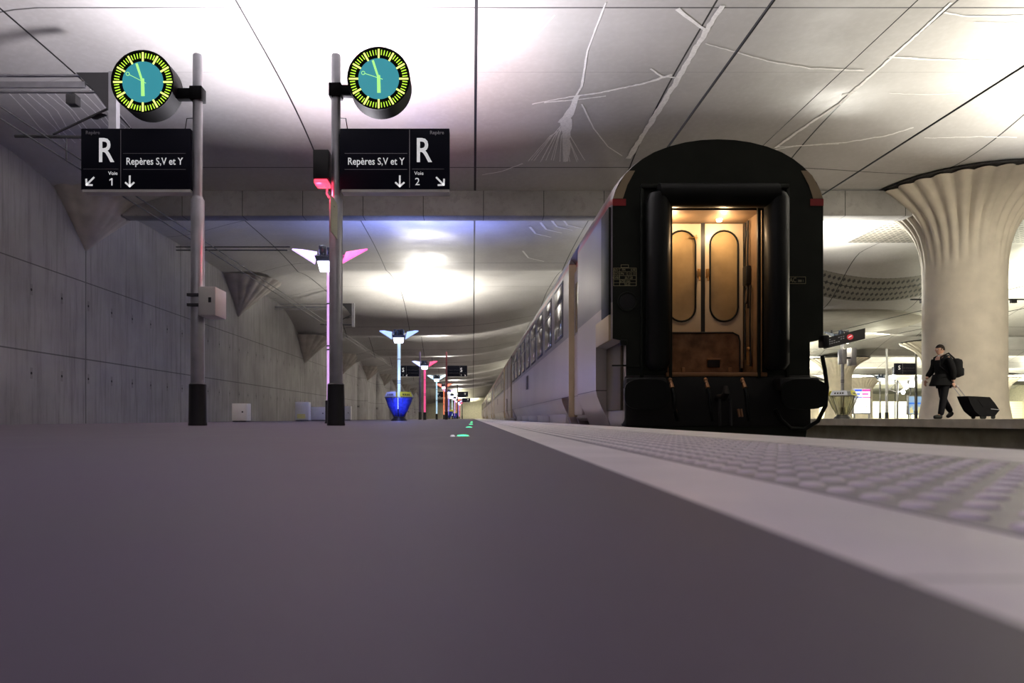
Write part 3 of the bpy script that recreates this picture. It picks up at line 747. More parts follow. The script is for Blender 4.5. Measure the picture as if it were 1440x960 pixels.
# ------------------------------------------------------------------ litter bins around lamp posts
m_bag = mat('blue_bag_film', (.10,.16,.95), .25, trans=.45, emit=(.02,.04,.9), es=.0, spec=.7, noise=.3, nscale=9)
m_bagy = mat('clear_bag_film', (.5,.5,.22), .3, trans=.3, alpha=.35)
m_yel = mat('bin_lid_yellow', (.72,.68,.04), .45); m_lidw = mat('bin_lid_white', (.62,.66,.78), .45)
def bin_(x, y, z0, label, bagm, group='litter bins around lamp posts', glowing=False):
    t = thing('litter_bin', label, 'litter bin', (x, y, z0), group)
    mb = MB(); ri, ro = .20, .52
    # open wire frame
    n = 8
    for k in range(n):
        a = 2*PI*(k+.5)/n
        mb.tube([(x+ri*math.cos(a),y+ri*math.sin(a),z0+.14),(x+ro*math.cos(a),y+ro*math.sin(a),z0+.84)], .012, 6)
    for rr, zz in ((ri,.14),(ro,.84)):
        mb.tube([(x+rr*math.cos(2*PI*(k+.5)/n),y+rr*math.sin(2*PI*(k+.5)/n),z0+zz) for k in range(n+1)], .012, 6, caps=False)
    mb.build('frame', m_dgrey, t)
    MB().lathe((x,y,z0), [(.30,0),(.28,.05),(.22,.10),(.20,.15),(.09,.16)], 20).build('base_dish', m_black, t)
    for k in range(4):
        a0 = 2*PI*k/4+.06; a1 = 2*PI*(k+1)/4-.06; mb = MB(); vs = []; N, M_ = 7, 7
        for j in range(M_):
            f = j/(M_-1); rr = ri*.9+(ro*.95-ri*.9)*f**.9; bulge = .05*math.sin(PI*f)
            for i in range(N):
                a = a0+(a1-a0)*i/(N-1); q = rr+bulge*math.sin(PI*i/(N-1))+random.uniform(-.008,.008)
                vs.append((x+q*math.cos(a), y+q*math.sin(a), z0+.16+.66*f))
        fs = [(j*N+i, j*N+i+1, (j+1)*N+i+1, (j+1)*N+i) for j in range(M_-1) for i in range(N-1)]
        o = mb.faces(vs, fs).build('bag', bagm, t, smooth=60)
        o.modifiers.new('thick', 'SOLIDIFY').thickness = .006
        am = (a0+a1)/2; c0, s0 = math.cos(am), math.sin(am); tx, ty = -s0, c0
        q = []
        for (dr, dz, hw) in ((.40,.86,.36),(.33,1.02,.30)):
            pass
        pts = [(x+c0*.40+tx*hw, y+s0*.40+ty*hw, z0+.86) for hw in (-.30,.30)] + [(x+c0*.34+tx*hw, y+s0*.34+ty*hw, z0+1.03) for hw in (.24,-.24)]
        lid = MB().prism(pts, (c0*.02, s0*.02, .008)).build('lid_board', m_yel if k in (3,1) else m_lidw, t, smooth=0)
        mb = MB()
        for d in (-.13,-.04,.05,.13):
            b0 = Vector((x+c0*.375+tx*d, y+s0*.375+ty*d, z0+.93)); nrm = Vector((c0,s0,.35)).normalized()
            u = Vector((tx,ty,0)); v_ = nrm.cross(u)
            b0 = b0+nrm*.024
            mb.prism([b0-u*.025-v_*.03, b0+u*.025-v_*.03, b0+u*.025+v_*.03, b0-u*.025+v_*.03], nrm*.004)
        mb.build('pictogram', m_black, lid, smooth=0)
    return t
bin_(LAMP_X, .2+12.45*2-.6, 0, 'blue litter bin with white and yellow lid boards around the second lamp post', m_bag)
bin_(LAMP_X, .2+12.45*6, 0, 'small far blue litter bin down the platform', m_bag)
bin_(LAMP_X, .2+12.45*8, 0, 'tiny farthest blue litter bin down the platform', m_bag)
bin_(13.75, .2+12.45*2+.3, PZ, 'litter bin with yellow lid boards right of the train on the far platform', m_bagy)
light('bin_fill_light', 'POINT', (LAMP_X, 24.0, 1.55), 40, (.25,.3,1.0), None, .1)  # unseen blue lights added to brighten the bin bags
light('bin_fill_light', 'POINT', (LAMP_X+.1, 23.6, .6), 16, (.2,.25,1.0), None, .1)

# information board on the right-hand lamp
Y1 = 24.6; c = P(1187, 476, Y1)
t = thing('information_board', 'tilted black double board with a red round logo on the lamp right of the train', 'information board', c)
d = Vector((.62,-.30,.16)).normalized(); hw = .68
mb = MB(); u = d*hw; v = Vector((0,0,.19))
n_ = d.cross(Vector((0,0,1))).normalized()*.07
mb.prism([c-u-v, c+u-v, c+u+v, c-u+v], n_*-1).build('panel', m_black, t, smooth=0)
nn = d.cross(Vector((0,0,1))).normalized()
if nn.y > 0: nn = -nn
MB().tube([c+u*.28+nn*.075, c+u*.28+nn*.09], .10, 24).build('round_logo', glow('logo_red', (.75,.05,.06), .35), t)
MB().prism([c+u*.28+nn*.092+d*a_+Vector((0,0,b_)) for a_, b_ in ((-.06,-.03),(-.02,-.01),(.05,.01),(.06,.045),(.0,.03),(-.05,.01))], nn*.004).build('logo_mark', m_white, t, smooth=0)
mb = MB()
for q in range(3): mb.box((0,0,0),(0,0,0)) if False else None
for r_ in range(3):
    for q in range(9):
        if random.random() < .75:
            s0 = c - u*.95 + d*(q*.075) + Vector((0,0,.07-.075*r_)) + nn*.075
            mb.prism([s0, s0+d*.05, s0+d*.05+Vector((0,0,.03)), s0+Vector((0,0,.03))], nn*.004)
mb.build('text_rows', m_grey, t, smooth=0)
MB().tube([c+Vector((-.4,.1,.2)), c+Vector((-.4,.1,.32))], .03, 8).tube([c+Vector((.3,.1,.2)), c+Vector((.1,.2,.3))], .03, 8).build('hanger', m_dgrey, t)
t = thing('notice_case', 'grey twin notice case on the post right of the train', 'notice case', (13.75,25.0,PZ+1.9))
MB().box((13.50,24.94,PZ+2.0), (13.66,25.26,PZ+2.55), .01).box((13.84,24.94,PZ+1.95), (14.02,25.26,PZ+2.6), .01).build('case', m_grey, t)
MB().box((13.60,25.0,PZ+2.2), (13.90,25.1,PZ+2.26)).build('clamp', m_dgrey, t)

# poster light boxes on the distant platform
def lightbox(px0, px1, py0, py1, Y, label, kind):
    a, b = P(px0, py1, Y), P(px1, py0, Y)
    t = thing('poster_light_box', label, 'poster light box', ((a.x+b.x)/2, Y, PZ), 'poster light boxes')
    MB().box((a.x,Y,a.z), (b.x,Y+.22,b.z), .02).build('case', m_grey, t)
    for xx_ in (a.x+.08, b.x-.12): MB().box((xx_,Y+.05,PZ), (xx_+.07,Y+.15,a.z)).build('leg', m_grey, t)
    W_, H_ = b.x-a.x, b.z-a.z
    def pane(u0, u1, v0, v1, m, nm='poster', par=None):
        return MB().box((a.x+W_*u0,Y-.012,a.z+H_*v0), (a.x+W_*u1,Y-.002,a.z+H_*v1)).build(nm, m, par or t, smooth=0)
    if kind == 0:
        for (u0, u1, c0) in ((.05,.47,(.05,.12,.75)),(.50,.93,(.85,.05,.45))):
            p_ = pane(u0, u1, .04, .96, glow('poster_white', (1,.98,.95), 1.5))
            mb = MB()
            for (v0, v1, w_) in ((.87,.955,1),(.62,.66,1),(.74,.80,.8)):
                mb.box((a.x+W_*u0,Y-.018,a.z+H_*v0), (a.x+W_*(u0+(u1-u0)*w_),Y-.013,a.z+H_*v1))
            mb.build('colour_band', glow('poster_band', c0, .8), p_, smooth=0)
            mb = MB()
            for q in range(10): 
                v0 = .08+random.random()*.45; u_ = u0+.03+random.random()*(u1-u0-.12); mb.box((a.x+W_*u_,Y-.018,a.z+H_*v0), (a.x+W_*(u_+.06),Y-.013,a.z+H_*(v0+.03)))
            mb.build('small_print', glow('poster_print', (.6,.45,.35), .7), p_, smooth=0)
    else:
        for (u0, u1) in ((.06,.62),(.66,.94)):
            p_ = pane(u0, u1, .05, .95, glow('poster_photo_blue', (.25,.38,.55), .9))
            mb = MB(); mb.box((a.x+W_*u0,Y-.018,a.z+H_*.55),(a.x+W_*u1,Y-.013,a.z+H_*.64)); mb.build('colour_band', glow('poster_band', (.05,.2,.7), .8), p_, smooth=0)
            mb = MB()
            for q in range(5):
                uu = u0+(u1-u0)*random.random()*.7; mb.box((a.x+W_*uu,Y-.018,a.z+H_*.08),(a.x+W_*(uu+.07),Y-.013,a.z+H_*(.25+.22*random.random())))
            mb.build('picture_shape', glow('poster_shape', (.75,.68,.35), .7), p_, smooth=0)
lightbox(1200, 1225, 545.5, 582, 46.9, 'bright poster light box with a blue and a magenta poster', 0)
lightbox(1277, 1297, 556, 583, 49.5, 'poster light box with blue picture posters beside the slim pole', 1)

# white cabinets on the platform's far left side
def cabinet(x0, x1, y0, Y, label, vents=False):
    a, b = P(x0, 588, Y), P(x1, y0, Y)
    t = thing('white_cabinet', label, 'cabinet', ((a.x+b.x)/2, Y, 0), 'white cabinets by the left platform edge')
    MB().box((a.x,Y,.03), (b.x,Y+.35,b.z), .015).build('body', m_wbox, t)
    MB().box((a.x+.02,Y+.02,0), (b.x-.02,Y+.33,.035)).build('plinth', m_dgrey, t)
    MB().box((a.x+.04,Y-.012,.07), (b.x-.04,Y-.001,b.z-.05), .004).build('door', m_wbox, t)
    mb = MB()
    if vents:
        for q in range(4): mb.box((a.x+.08,Y-.018,.10+q*.04), (b.x-.12,Y-.012,.12+q*.04))
        mb.build('vent_slots', m_yel, t)
    else:
        mb.box((b.x-.13,Y-.02,(b.z)*.5), (b.x-.09,Y-.012,b.z*.5+.04)); mb.build('lock', m_black, t)
cabinet(326, 347, 567, 18, 'white cabinet standing alone between the two sign masts')
cabinet(415, 434, 565, 25, 'tall white cabinet with yellow slots left of the right sign mast', True)
cabinet(437, 458, 572, 27, 'low white cabinet directly left of the right sign mast base')
cabinet(481, 493, 571, 33, 'small white cabinet just right of the right sign mast base')

# green guide lights set in the platform
m_green = glow('green_led', (.06,1.0,.35), 2.6)
for k, (x, y) in enumerate(((-.052,3.54),(-.04,6.9),(-.03,10.3),(-.03,14.2),(-.03,18.6))):
    t = thing('floor_light', ['nearest green floor light set in the dark platform','second green floor light, just beyond the nearest','third green floor light along the platform','fourth green floor light, tiny','fifth and farthest green floor light, tiny'][k], 'floor light', (x,y,0), 'green floor lights')
    MB().lathe((x,y,-.002), [(.036,0),(.036,.005),(.030,.0055)], 24).build('rim', m_grey, t)
    MB().lathe((x,y,0), [(.030,.003),(.027,.0065),(.012,.0085)], 24).build('lens', m_green, t)
t = thing('floor_stud', 'small white stud beside the nearest green floor light', 'floor stud', (-.105,3.54,0))
MB().lathe((-.105,3.54,-.001), [(.012,0),(.011,.006),(.005,.009)], 16).build('dome', glow('stud_white', (.9,.85,.9), .5), t)

# ------------------------------------------------------------------ train
TX = 3.22
def coachmat(name):
    m, g = blank(name, .28, .5); X, Y_, Z = g.xyz(); Z = g.math('SUBTRACT', Z, .61)
    up = g.math('GREATER_THAN', Z, 1.62)
    c = g.mix(up, (.46,.415,.40), (.185,.17,.19))
    c = g.mix(g.math('MULTIPLY', g.rng(g.noise(1.5, 6, stretch=(1,1,.4)), .45, .7), .03), c, (.30,.25,.20))
    cr = g.math('MULTIPLY', g.math('GREATER_THAN', Z, 2.90), g.math('LESS_THAN', Z, 2.98))
    c = g.mix(cr, c, (.25,.05,.05))
    c = g.mix(g.math('GREATER_THAN', Z, 2.98), c, (.16,.145,.14))
    c = g.mix(g.near(Z, .50, .012), c, (.05,.05,.05))
    g.link(c, g.b.inputs['Base Color'])
    g.b.inputs['Metallic'].default_value = .1
    g.link(g.rng(g.noise(.6, 2), .35, .65, .30, .36), g.b.inputs['Roughness'])
    bp = g.n('ShaderNodeBump'); bp.inputs['Strength'].default_value = .006; bp.inputs['Distance'].default_value = .05
    g.link(g.noise(1.2, 2, stretch=(1,.7,1.2)), bp.inputs['Height']); g.link(bp.outputs[0], g.b.inputs['Normal'])
    return m
m_coach = coachmat('coach_paint')
m_end = mat('coach_end_green', (.014,.017,.011), .45, spec=.3, noise=.2, nscale=3)
m_cream = mat('coach_cream_stripe', (.42,.33,.20), .45); m_redp = mat('coach_red_mark', (.40,.03,.03), .45)
m_jamb = mat('door_jamb_beige', (.46,.37,.23), .45)  # beige takes in the warm lamp light on these faces
m_door = mat('gangway_door_beige', (.62,.52,.38), .38, noise=.05, nscale=2)
m_oval = mat('oval_window_glass', (.38,.27,.14), .12, spec=.8, coat=.5, noise=.25, nscale=2.5)
m_rust = mat('rusty_plate', (.24,.125,.062), .6, .2, noise=.45, nscale=7, bump=.3)
m_inner = mat('vestibule_brown', (.20,.125,.07), .5, noise=.2, nscale=4)
m_brass = mat('brass_handle', (.45,.26,.10), .35, .7)
m_under = mat('underframe_black', (.012,.011,.010), .7)
m_copper = mat('coupling_copper', (.38,.20,.10), .4, .6)
m_plateink = mat('plate_paint_cream', (.40,.36,.20), .6)

HP = [(1.14,-.50),(1.20,-.05),(1.26,.10),(1.34,.26),(1.405,.42),(1.42,.50),(1.42,.80),(1.42,1.10),(1.42,1.14),(1.42,1.8),(1.42,2.4),(1.42,2.88),
      (1.42,2.96),(1.385,3.08),(1.33,3.19),(1.25,3.30),(1.15,3.40),(1.02,3.50),(.86,3.59),(.66,3.665),(.44,3.72),(.22,3.75)]
def loop(kind='full', hw=1.0, dz=0):
    pts = []
    for (x, z) in HP:
        if kind == 'door' and z < 3.0: x = min(x, 1.29)
        if kind == 'notch' and z < 1.12: x = min(x, 1.24)
        if kind == 'bogie' and z < .45: x = min(x, 1.16); z = max(z, .40 if z < .3 else z)
        if kind == 'door' and z < .0: z = 0.05
        pts.append((x*hw, z+dz))
    return [(TX-x, z) for x, z in pts] + [(TX, 3.76)] + [(TX+x, z) for x, z in reversed(pts)]
def coach(Y0, first, label):
    L = 26.3; t = thing('train_coach', label, 'train coach', (TX, Y0, -.61), 'coaches of the standing train')
    secs = [(0,'notch' ,.975),(.05,'notch',.99),(.16,'notch',1),(1.02,'notch',1),(1.02,'full',1),(2.75,'full',1),(2.75,'door',1),(3.83,'door',1),(3.83,'full',1),
            (3.95,'full',1),(3.95,'bogie',1),(4.9,'bogie',1),(4.9,'full',1),(L-5.0,'full',1),(L-5.0,'bogie',1),(L-4.0,'bogie',1),(L-4.0,'full',1),(L-3.83,'full',1),(L-3.83,'door',1),(L-2.75,'door',1),(L-2.75,'full',1),(L-.05,'full',1),(L,'full',.98)]
    mb = MB(); rings = []
    for (dy, kd, hw) in secs:
        rings.append([mb.bm.verts.new((x, Y0+dy, z)) for x, z in loop(kd, hw)])
    n = len(rings[0])
    for a, b in zip(rings[:-1], rings[1:]):
        for k in range(n):
            k2 = (k+1) % n
            if (a[k].co-b[k].co).length < 1e-5 and (a[k2].co-b[k2].co).length < 1e-5: continue
            try: mb.bm.faces.new([v for i, v in enumerate((a[k], a[k2], b[k2], b[k]))])
            except ValueError: pass
    mb.bm.faces.new(rings[-1])
    if not first: mb.bm.faces.new(rings[0][::-1])
    bmesh.ops.remove_doubles(mb.bm, verts=mb.bm.verts[:], dist=1e-5)
    body = mb.build('body', m_coach, t, smooth=28)
    # side doors set back in the recess, with jambs
    for yy in (Y0+2.85, Y0+L-3.73):
        dr = MB().box((TX-1.335,yy,.15), (TX-1.285,yy+.88,2.80), .02).build('door', m_coach, t)
        MB().box((TX-1.345,yy+.2,1.65), (TX-1.334,yy+.68,2.55), .005).build('window', m_glass, dr)
    for yy in (Y0+3.79, Y0+L-2.79):
        MB().box((TX-1.425,yy,.12), (TX-1.27,yy+.03,2.96)).build('door_jamb', m_jamb, t)
    # windows with frames, upper sliding pane lines
    for s in (-1, 1):
        for k in range(9):
            y0 = Y0+4.63+2.0*k
            xo = TX+s*1.42
            fr = MB().box((xo-.012,y0,1.72), (xo+.012,y0+1.38,2.84), .01).build('window', m_dgrey, t)
            MB().box((xo-.017,y0+.05,1.77), (xo+.017,y0+1.33,2.44), .006).box((xo-.017,y0+.05,2.48), (xo+.017,y0+1.33,2.79), .006).build('pane', m_glass, fr)
    # skirts and grille
    mb = MB()
    for q in range(9): mb.box((TX-1.44,Y0+13.2,1.06+q*.05), (TX-1.415,Y0+14.0,1.08+q*.05))
    mb.build('vent_grille', m_black, t)
    mb = MB()
    for yy in (5.2,8.4,11.6,14.8,18.0): mb.box((TX-1.30,Y0+yy,-.12), (TX-1.10,Y0+yy+3.0,.40), .05)
    mb.build('underfloor_box', m_coach, t)
    for yb in (Y0+4.4, Y0+L-4.5):
        bg = MB().box((TX-1.1,yb-1.5,-.30), (TX-.95,yb+1.5,-.05), .03).box((TX+.95,yb-1.5,-.30), (TX+1.1,yb+1.5,-.05), .03).box((TX-1,yb-.2,-.3), (TX+1,yb+.2,0), .03).build('bogie', m_under, t)
        for dy in (-1.28, 1.28):
            MB().tube([(TX-.82,yb+dy,-.162),(TX-.68,yb+dy,-.162)], .445, 28).tube([(TX+.68,yb+dy,-.162),(TX+.82,yb+dy,-.162)], .445, 28).tube([(TX-.9,yb+dy,-.162),(TX+.9,yb+dy,-.162)], .08, 12).build('wheelset', m_under, bg)
    if not first:
        MB().box((TX-.75,Y0-.55,.55), (TX+.75,Y0+.02,3.2), .15).build('gangway_bellows', m_rub, t)
    return t, body
Y0 = 8.97
t, body = coach(Y0, True, 'nearest train coach with dark end and lit beige gangway doors facing the camera')
labs = ['second train coach, directly behind the one with the lit gangway', 'third train coach down the platform', 'fourth train coach, far down the platform', 'farthest train coach, near the end of the platform']
t2, b2 = coach(Y0+26.85, False, labs[0])
for k in (1, 2, 3):
    c = copy_tree(t2); c.location.y += 26.85*k; c['label'] = labs[k]

# end wall ring with the gangway opening
def ray_poly(c, a, poly):
    d = Vector((math.cos(a), math.sin(a))); best = None
    for i in range(len(poly)):
        p, q = Vector(poly[i]), Vector(poly[(i+1)%len(poly)]); e = q-p; den = d.x*e.y-d.y*e.x
        if abs(den) < 1e-9: continue
        w_ = p-c; tt = (w_.x*e.y-w_.y*e.x)/den; ss = (w_.x*d.y-w_.y*d.x)/den
        if tt > 0 and -1e-6 <= ss <= 1+1e-6 and (best is None or tt > best): best = tt
    return c+d*(best or 0)
def ring_plate(name, outer, inner, y, m, parent, ctr, N=180, thick=0):
    ctr = Vector(ctr); A = []; angs = [2*PI*k/N for k in range(N)]
    for P_ in list(outer)+list(inner):
        angs.append(math.atan2(P_[1]-ctr.y, P_[0]-ctr.x) % (2*PI))
    angs = sorted(set(round(a, 6) for a in angs)); n = len(angs)
    vs = []
    for pl in (outer, inner):
        for a in angs: q = ray_poly(ctr, a, pl); vs.append((q.x, y, q.y))
    fs = [(k, (k+1)%n, n+(k+1)%n, n+k) for k in range(n)]
    o = MB().faces(vs, fs)
    if thick:
        r = bmesh.ops.extrude_face_region(o.bm, geom=o.bm.faces[:]); bmesh.ops.translate(o.bm, vec=(0,thick,0), verts=[v for v in r['geom'] if isinstance(v, bmesh.types.BMVert)])
    return o.build(name, m, parent, smooth=0)
OX0, OX1, OZ0, OZ1 = 2.56, 3.80, .70, 2.83
hole = [(OX0,OZ0),(OX1,OZ0),(OX1,OZ1),(OX0,OZ1)]
end = ring_plate('end_wall', loop('notch', .975), hole, Y0+.004, m_end, t, (3.2, 1.8))
# vestibule box behind the opening
YD = Y0+.60
MB().box((OX0-.02,Y0+.01,OZ0-.02), (OX0,YD+.1,OZ1+.02)).build('vestibule_wall', m_inner, t)
MB().box((OX1,Y0+.01,OZ0-.02), (OX1+.02,YD+.1,OZ1+.02)).build('vestibule_wall', m_inner, t)
MB().box((OX0,Y0+.01,OZ1), (OX1,YD+.1,OZ1+.02)).build('vestibule_ceiling', m_inner, t)
MB().box((OX0,Y0-.02,OZ0-.02), (OX1,YD+.1,OZ0)).build('vestibule_floor', m_rust, t)
MB().box((OX0,YD+.05,OZ0), (OX1,YD+.1,OZ1)).build('vestibule_back', m_black, t)
# two leaf gangway doors with stadium windows
def stadium(cx, cz, hw, hh, n=12):
    pts = []
    for k in range(n+1): a = PI*k/n; pts.append((cx+hw*math.cos(a), cz+hh-hw+hw*math.sin(a)))
    for k in range(n+1): a = PI+PI*k/n; pts.append((cx+hw*math.cos(a), cz-hh+hw+hw*math.sin(a)))
    return pts
for (x0, x1, cx, lab) in ((2.60,3.195,2.925,'left'),(3.255,3.785,3.52,'right')):
    rect = [(x0,OZ0+.1),(x1,OZ0+.1),(x1,OZ1-.01),(x0,OZ1-.01)]
    cz = CH+(588-388)*YD/F
    dr = ring_plate('gangway_door', rect, stadium(cx,cz,.195,.635), YD, m_door, t, (cx,cz), thick=.03)
    st_ = stadium(cx, cz, .195, .635)
    MB().prism([(p[0],YD+.012,p[1]) for p in st_], (0,.008,0)).build('window', m_oval, dr, smooth=0)
    MB().tube([(p[0],YD-.002,p[1]) for p in st_+[st_[0]]], .013, 8, caps=False).build('window_gasket', m_rub, dr)
    hx = 3.165 if lab == 'left' else 3.285
    MB().box((hx-.022,YD-.035,cz-.03), (hx+.022,YD-.0,cz+.10), .012).tube([(hx,YD-.03,cz-.02),(hx,YD-.045,cz-.07)], .012, 8).build('handle', m_brass, dr)
MB().box((3.195,YD+.005,OZ0), (3.255,YD+.03,OZ1)).build('door_seal', m_black, t)
MB().tube([(3.02,YD-.02,2.62),(3.14,YD-.02,2.62)], .008, 6).tube([(3.12,YD-.02,2.59),(3.12,YD-.02,2.66)], .01, 6).build('door_hook', m_brass, t)
# vestibule spots
for xx_ in (OX0+.06, 3.39):
    o = MB().lathe((xx_,YD-.18,OZ1), [(.035,-.03),(.04,-.01),(.045,0)], 16).build('ceiling_spot', glow('warm_bulb', (1,.72,.38), 7), t)
    light('vestibule_light', 'POINT', (xx_+ (.1 if xx_ < 3 else .02), YD-.30, OZ1-.14), 11.5, (1,.70,.40), t, .03)
# raised footplate in front of the doors
mb = MB(); x0, x1, zt_ = OX0, 3.70, 1.28; pts = [(x0,.72),(x1,.72),(x1,zt_-.10),(x1-.03,zt_-.03),(x1-.10,zt_),(x0,zt_)]
fp = mb.prism([(a, YD-.10, b) for a, b in pts], (0,.04,0)).build('footplate', m_rust, t, smooth=0)
MB().tube([(x0,YD-.11,zt_),(x1-.10,YD-.11,zt_),(x1-.02,YD-.11,zt_-.04),(x1,YD-.11,zt_-.12),(x1,YD-.11,.72)], .012, 8).build('edge_bead', m_black, fp)
xg = P(1003,0,YD-.1).x
MB().box((xg-.085,YD-.13,.80), (xg+.085,YD-.10,.92), .008).build('grip_recess', m_black, fp)
MB().box((xg-.095,YD-.135,.90), (xg+.095,YD-.10,.925), .004).build('grip_lip', m_copper, fp)
for xx_ in (P(960,0,YD-.1).x, P(1026,0,YD-.1).x): MB().box((xx_-.022,YD-.14,.70), (xx_+.022,YD-.10,.80), .005).build('hinge_lug', m_copper, fp)
# cables and fittings on the right reveal
mb = MB()
for (yy, zz0, zz1) in ((YD-.12,.9,2.8),(YD-.22,1.6,2.8),(YD-.30,.8,1.9)): mb.tube([(OX1-.03,yy,zz0),(OX1-.035,yy+.01,(zz0+zz1)/2),(OX1-.03,yy,zz1)], .014, 8)
mb.tube([(OX1-.04,YD-.25,2.75),(OX1-.06,YD-.14,2.45),(OX1-.04,YD-.10,2.2)], .01, 8)
mb.build('cable', m_cable, t)
MB().tube([(OX1-.05,YD-.20+.05*math.cos(a),1.78+.11*math.sin(a)) for a in np.linspace(0,2*PI,17)], .010, 6, caps=False).build('cable_coil', m_cable, t)
MB().box((OX1-.07,YD-.26,1.92), (OX1-.005,YD-.12,2.18), .01).build('junction_box', m_black, t)
MB().tube([(OX1-.05,YD-.28,.82),(OX1-.05,YD-.28,1.0)], .025, 10).ball((OX1-.05,YD-.28,1.04), .03, 1).build('hose_cock', m_brass, t)
# rubber gangway rolls
for s in (-1, 1):
    cx = (925 if s < 0 else 1091); xw = P(cx,0,Y0-.1).x
    MB().tube([(xw,Y0-.12,.72),(xw,Y0-.12,.80),(xw,Y0-.12,1.8),(xw,Y0-.12,2.92),(xw,Y0-.12,3.0)], [.10,.155,.155,.155,.12], 24).build('gangway_roll', m_rub, t)
    MB().box((xw-.21,Y0-.04,.62), (xw-.165,Y0+.0,3.12), .01).box((xw+.165,Y0-.04,.62), (xw+.21,Y0+.0,3.12), .01).build('roll_frame', m_end, t)
xa, xb = P(925,0,Y0-.1).x, P(1091,0,Y0-.1).x
MB().tube([(xa,Y0-.12,2.98),((xa+xb)/2,Y0-.12,2.98),(xb,Y0-.12,2.98)], .155, 24).build('gangway_roll', m_rub, t)
MB().box((xa-.2,Y0-.05,3.1), (xb+.2,Y0,3.16), .01).build('roll_frame', m_end, t)
MB().box((OX0-.03,Y0-.03,OZ0-.06), (OX1+.06,Y0+.03,OZ0-.005), .01).build('threshold', m_copper, t)
# shoulder stripes and red marks
for s in (-1, 1):
    def e(px): return TX+s*px
    pts = [(1.385,2.93),(1.37,3.05),(1.28,3.24),(1.17,3.36),(1.03,3.36),(1.12,3.22),(1.20,2.93)]
    MB().prism([(e(a), Y0-.001, b) for a, b in ((1.375,2.98),(1.345,3.08),(1.235,3.28),(1.17,3.345),(1.09,3.345),(1.19,3.16),(1.25,2.98))], (0,-.006,0)).build('cream_stripe', m_cream, t, smooth=0)
    MB().box((e(1.21),Y0-.006,2.885), (e(1.385),Y0-.001,2.975)).build('red_mark', m_redp, t, smooth=0)
# corner pillar with pale lower paint, its tan holding the warm light
MB().box((TX-1.432,Y0+.03,1.12), (TX-1.40,Y0+.98,1.46), .01).build('pale_corner_panel', m_jamb, t)
MB().box((TX-1.432,Y0+.03,1.46), (TX-1.40,Y0+.55,2.88), .01).build('dark_corner_panel', m_end, t)
MB().box((TX-1.27,Y0+.05,.2), (TX-1.235,Y0+1.0,1.1), .005).build('notch_lining', mat('notch_lining_brown', (.09,.07,.04), .5), t)
# round port, small block, plates
c = P(882,424,Y0)
MB().tube([(c.x,Y0-.02,c.z),(c.x,Y0+.003,c.z)], .10, 32).build('round_port', m_black, t)
MB().tube([(c.x+.118*math.cos(a),Y0-.012,c.z+.118*math.sin(a)) for a in np.linspace(0,2*PI,33)], .012, 8, caps=False).build('port_ring', m_end, t)
c = P(876,482,Y0)
MB().box((c.x-.045,Y0-.06,c.z-.035), (c.x+.045,Y0,c.z+.035), .008).build('lamp_bracket', m_end, t)
MB().box((P(860,0,Y0).x,Y0-.03,P(0,514,Y0).z-.01), (P(903,0,Y0).x,Y0,P(0,514,Y0).z+.01)).build('lower_ledge', m_end, t)
def rect_lines(mb, x0, y0, x1, y1, w_=.006):
    a, b = P(x0,y1,Y0), P(x1,y0,Y0)
    for (u, v) in (((a.x,a.z),(b.x,a.z+w_)),((a.x,b.z-w_),(b.x,b.z)),((a.x,a.z),(a.x+w_,b.z)),((b.x-w_,a.z),(b.x,b.z))):
        mb.box((u[0],Y0-.006,u[1]), (v[0],Y0-.001,v[1]))
mb = MB(); rect_lines(mb, 862.5,376.5,895,402); rect_lines(mb, 873,372,884,376.5)
for yy in (382,387.5,393,397.5): a, b = P(862.5,yy,Y0), P(895,yy,Y0); mb.box((a.x,Y0-.006,a.z-.002), (b.x,Y0-.001,a.z+.002))
for xx_ in (871,): a = P(xx_,402,Y0); mb.box((a.x,Y0-.006,a.z), (a.x+.005,Y0-.001,P(0,377,Y0).z))
pl = mb.build('data_plate', m_plateink, t, smooth=0)
for i, (s_, xx_, yy) in enumerate((('REV',866.5,379.5),('RVO',866.5,385),('GVRP',866.5,390.5),('PM',877,379.5),('PN  12 12 13',883,385),('20.7.20',884,390.5),('4.98',890,379.5),('6750 mm',879,395.3),('50.43',882,400))):
    text_mesh('plate_text', s_, .045, P(xx_,yy,Y0)+Vector((0,-.002,0)), m_plateink, pl, xs=.8)
mb = MB(); rect_lines(mb, 1109,389,1133,399); pl = mb.build('ac_plate', m_plateink, t, smooth=0)
text_mesh('plate_text', 'AC', .085, P(1115,394,Y0)+Vector((0,-.002,0)), m_plateink, pl, xs=.8)
text_mesh('plate_text', '380 1', .045, P(1126,395,Y0)+Vector((0,-.002,0)), m_plateink, pl, xs=.8)
# headstock, buffers, hook, hoses
MB().box((TX-1.22,Y0-.02,-.02), (TX+1.22,Y0+.25,.66), .03).build('headstock', m_under, t)
for s in (-1, 1):
    xb_ = TX+s*1.0
    bf = MB().tube([(xb_,Y0,.40),(xb_,Y0-.25,.40)], .11, 20).build('buffer', m_under, t)
    mb = MB()
    pts = []
    for k in range(28): a = 2*PI*k/28; pts.append((xb_+.29*math.copysign(abs(math.cos(a))**.6, math.cos(a)), Y0-.25, .40+.19*math.copysign(abs(math.sin(a))**.6, math.sin(a))))
    mb.prism(pts, (0,-.04,0)).build('buffer_head', m_rub, bf, smooth=50)
MB().box((TX-1.25,Y0-.2,.46), (TX-.72,Y0,.62), .04).box((TX+.72,Y0-.2,.46), (TX+1.25,Y0,.62), .04).build('buffer_housing', m_under, t)
MB().tube([(TX,Y0,.36),(TX,Y0-.22,.36),(TX,Y0-.30,.42),(TX,Y0-.27,.50)], [.05,.05,.045,.03], 12).build('draw_hook', m_under, t)
lk = MB()
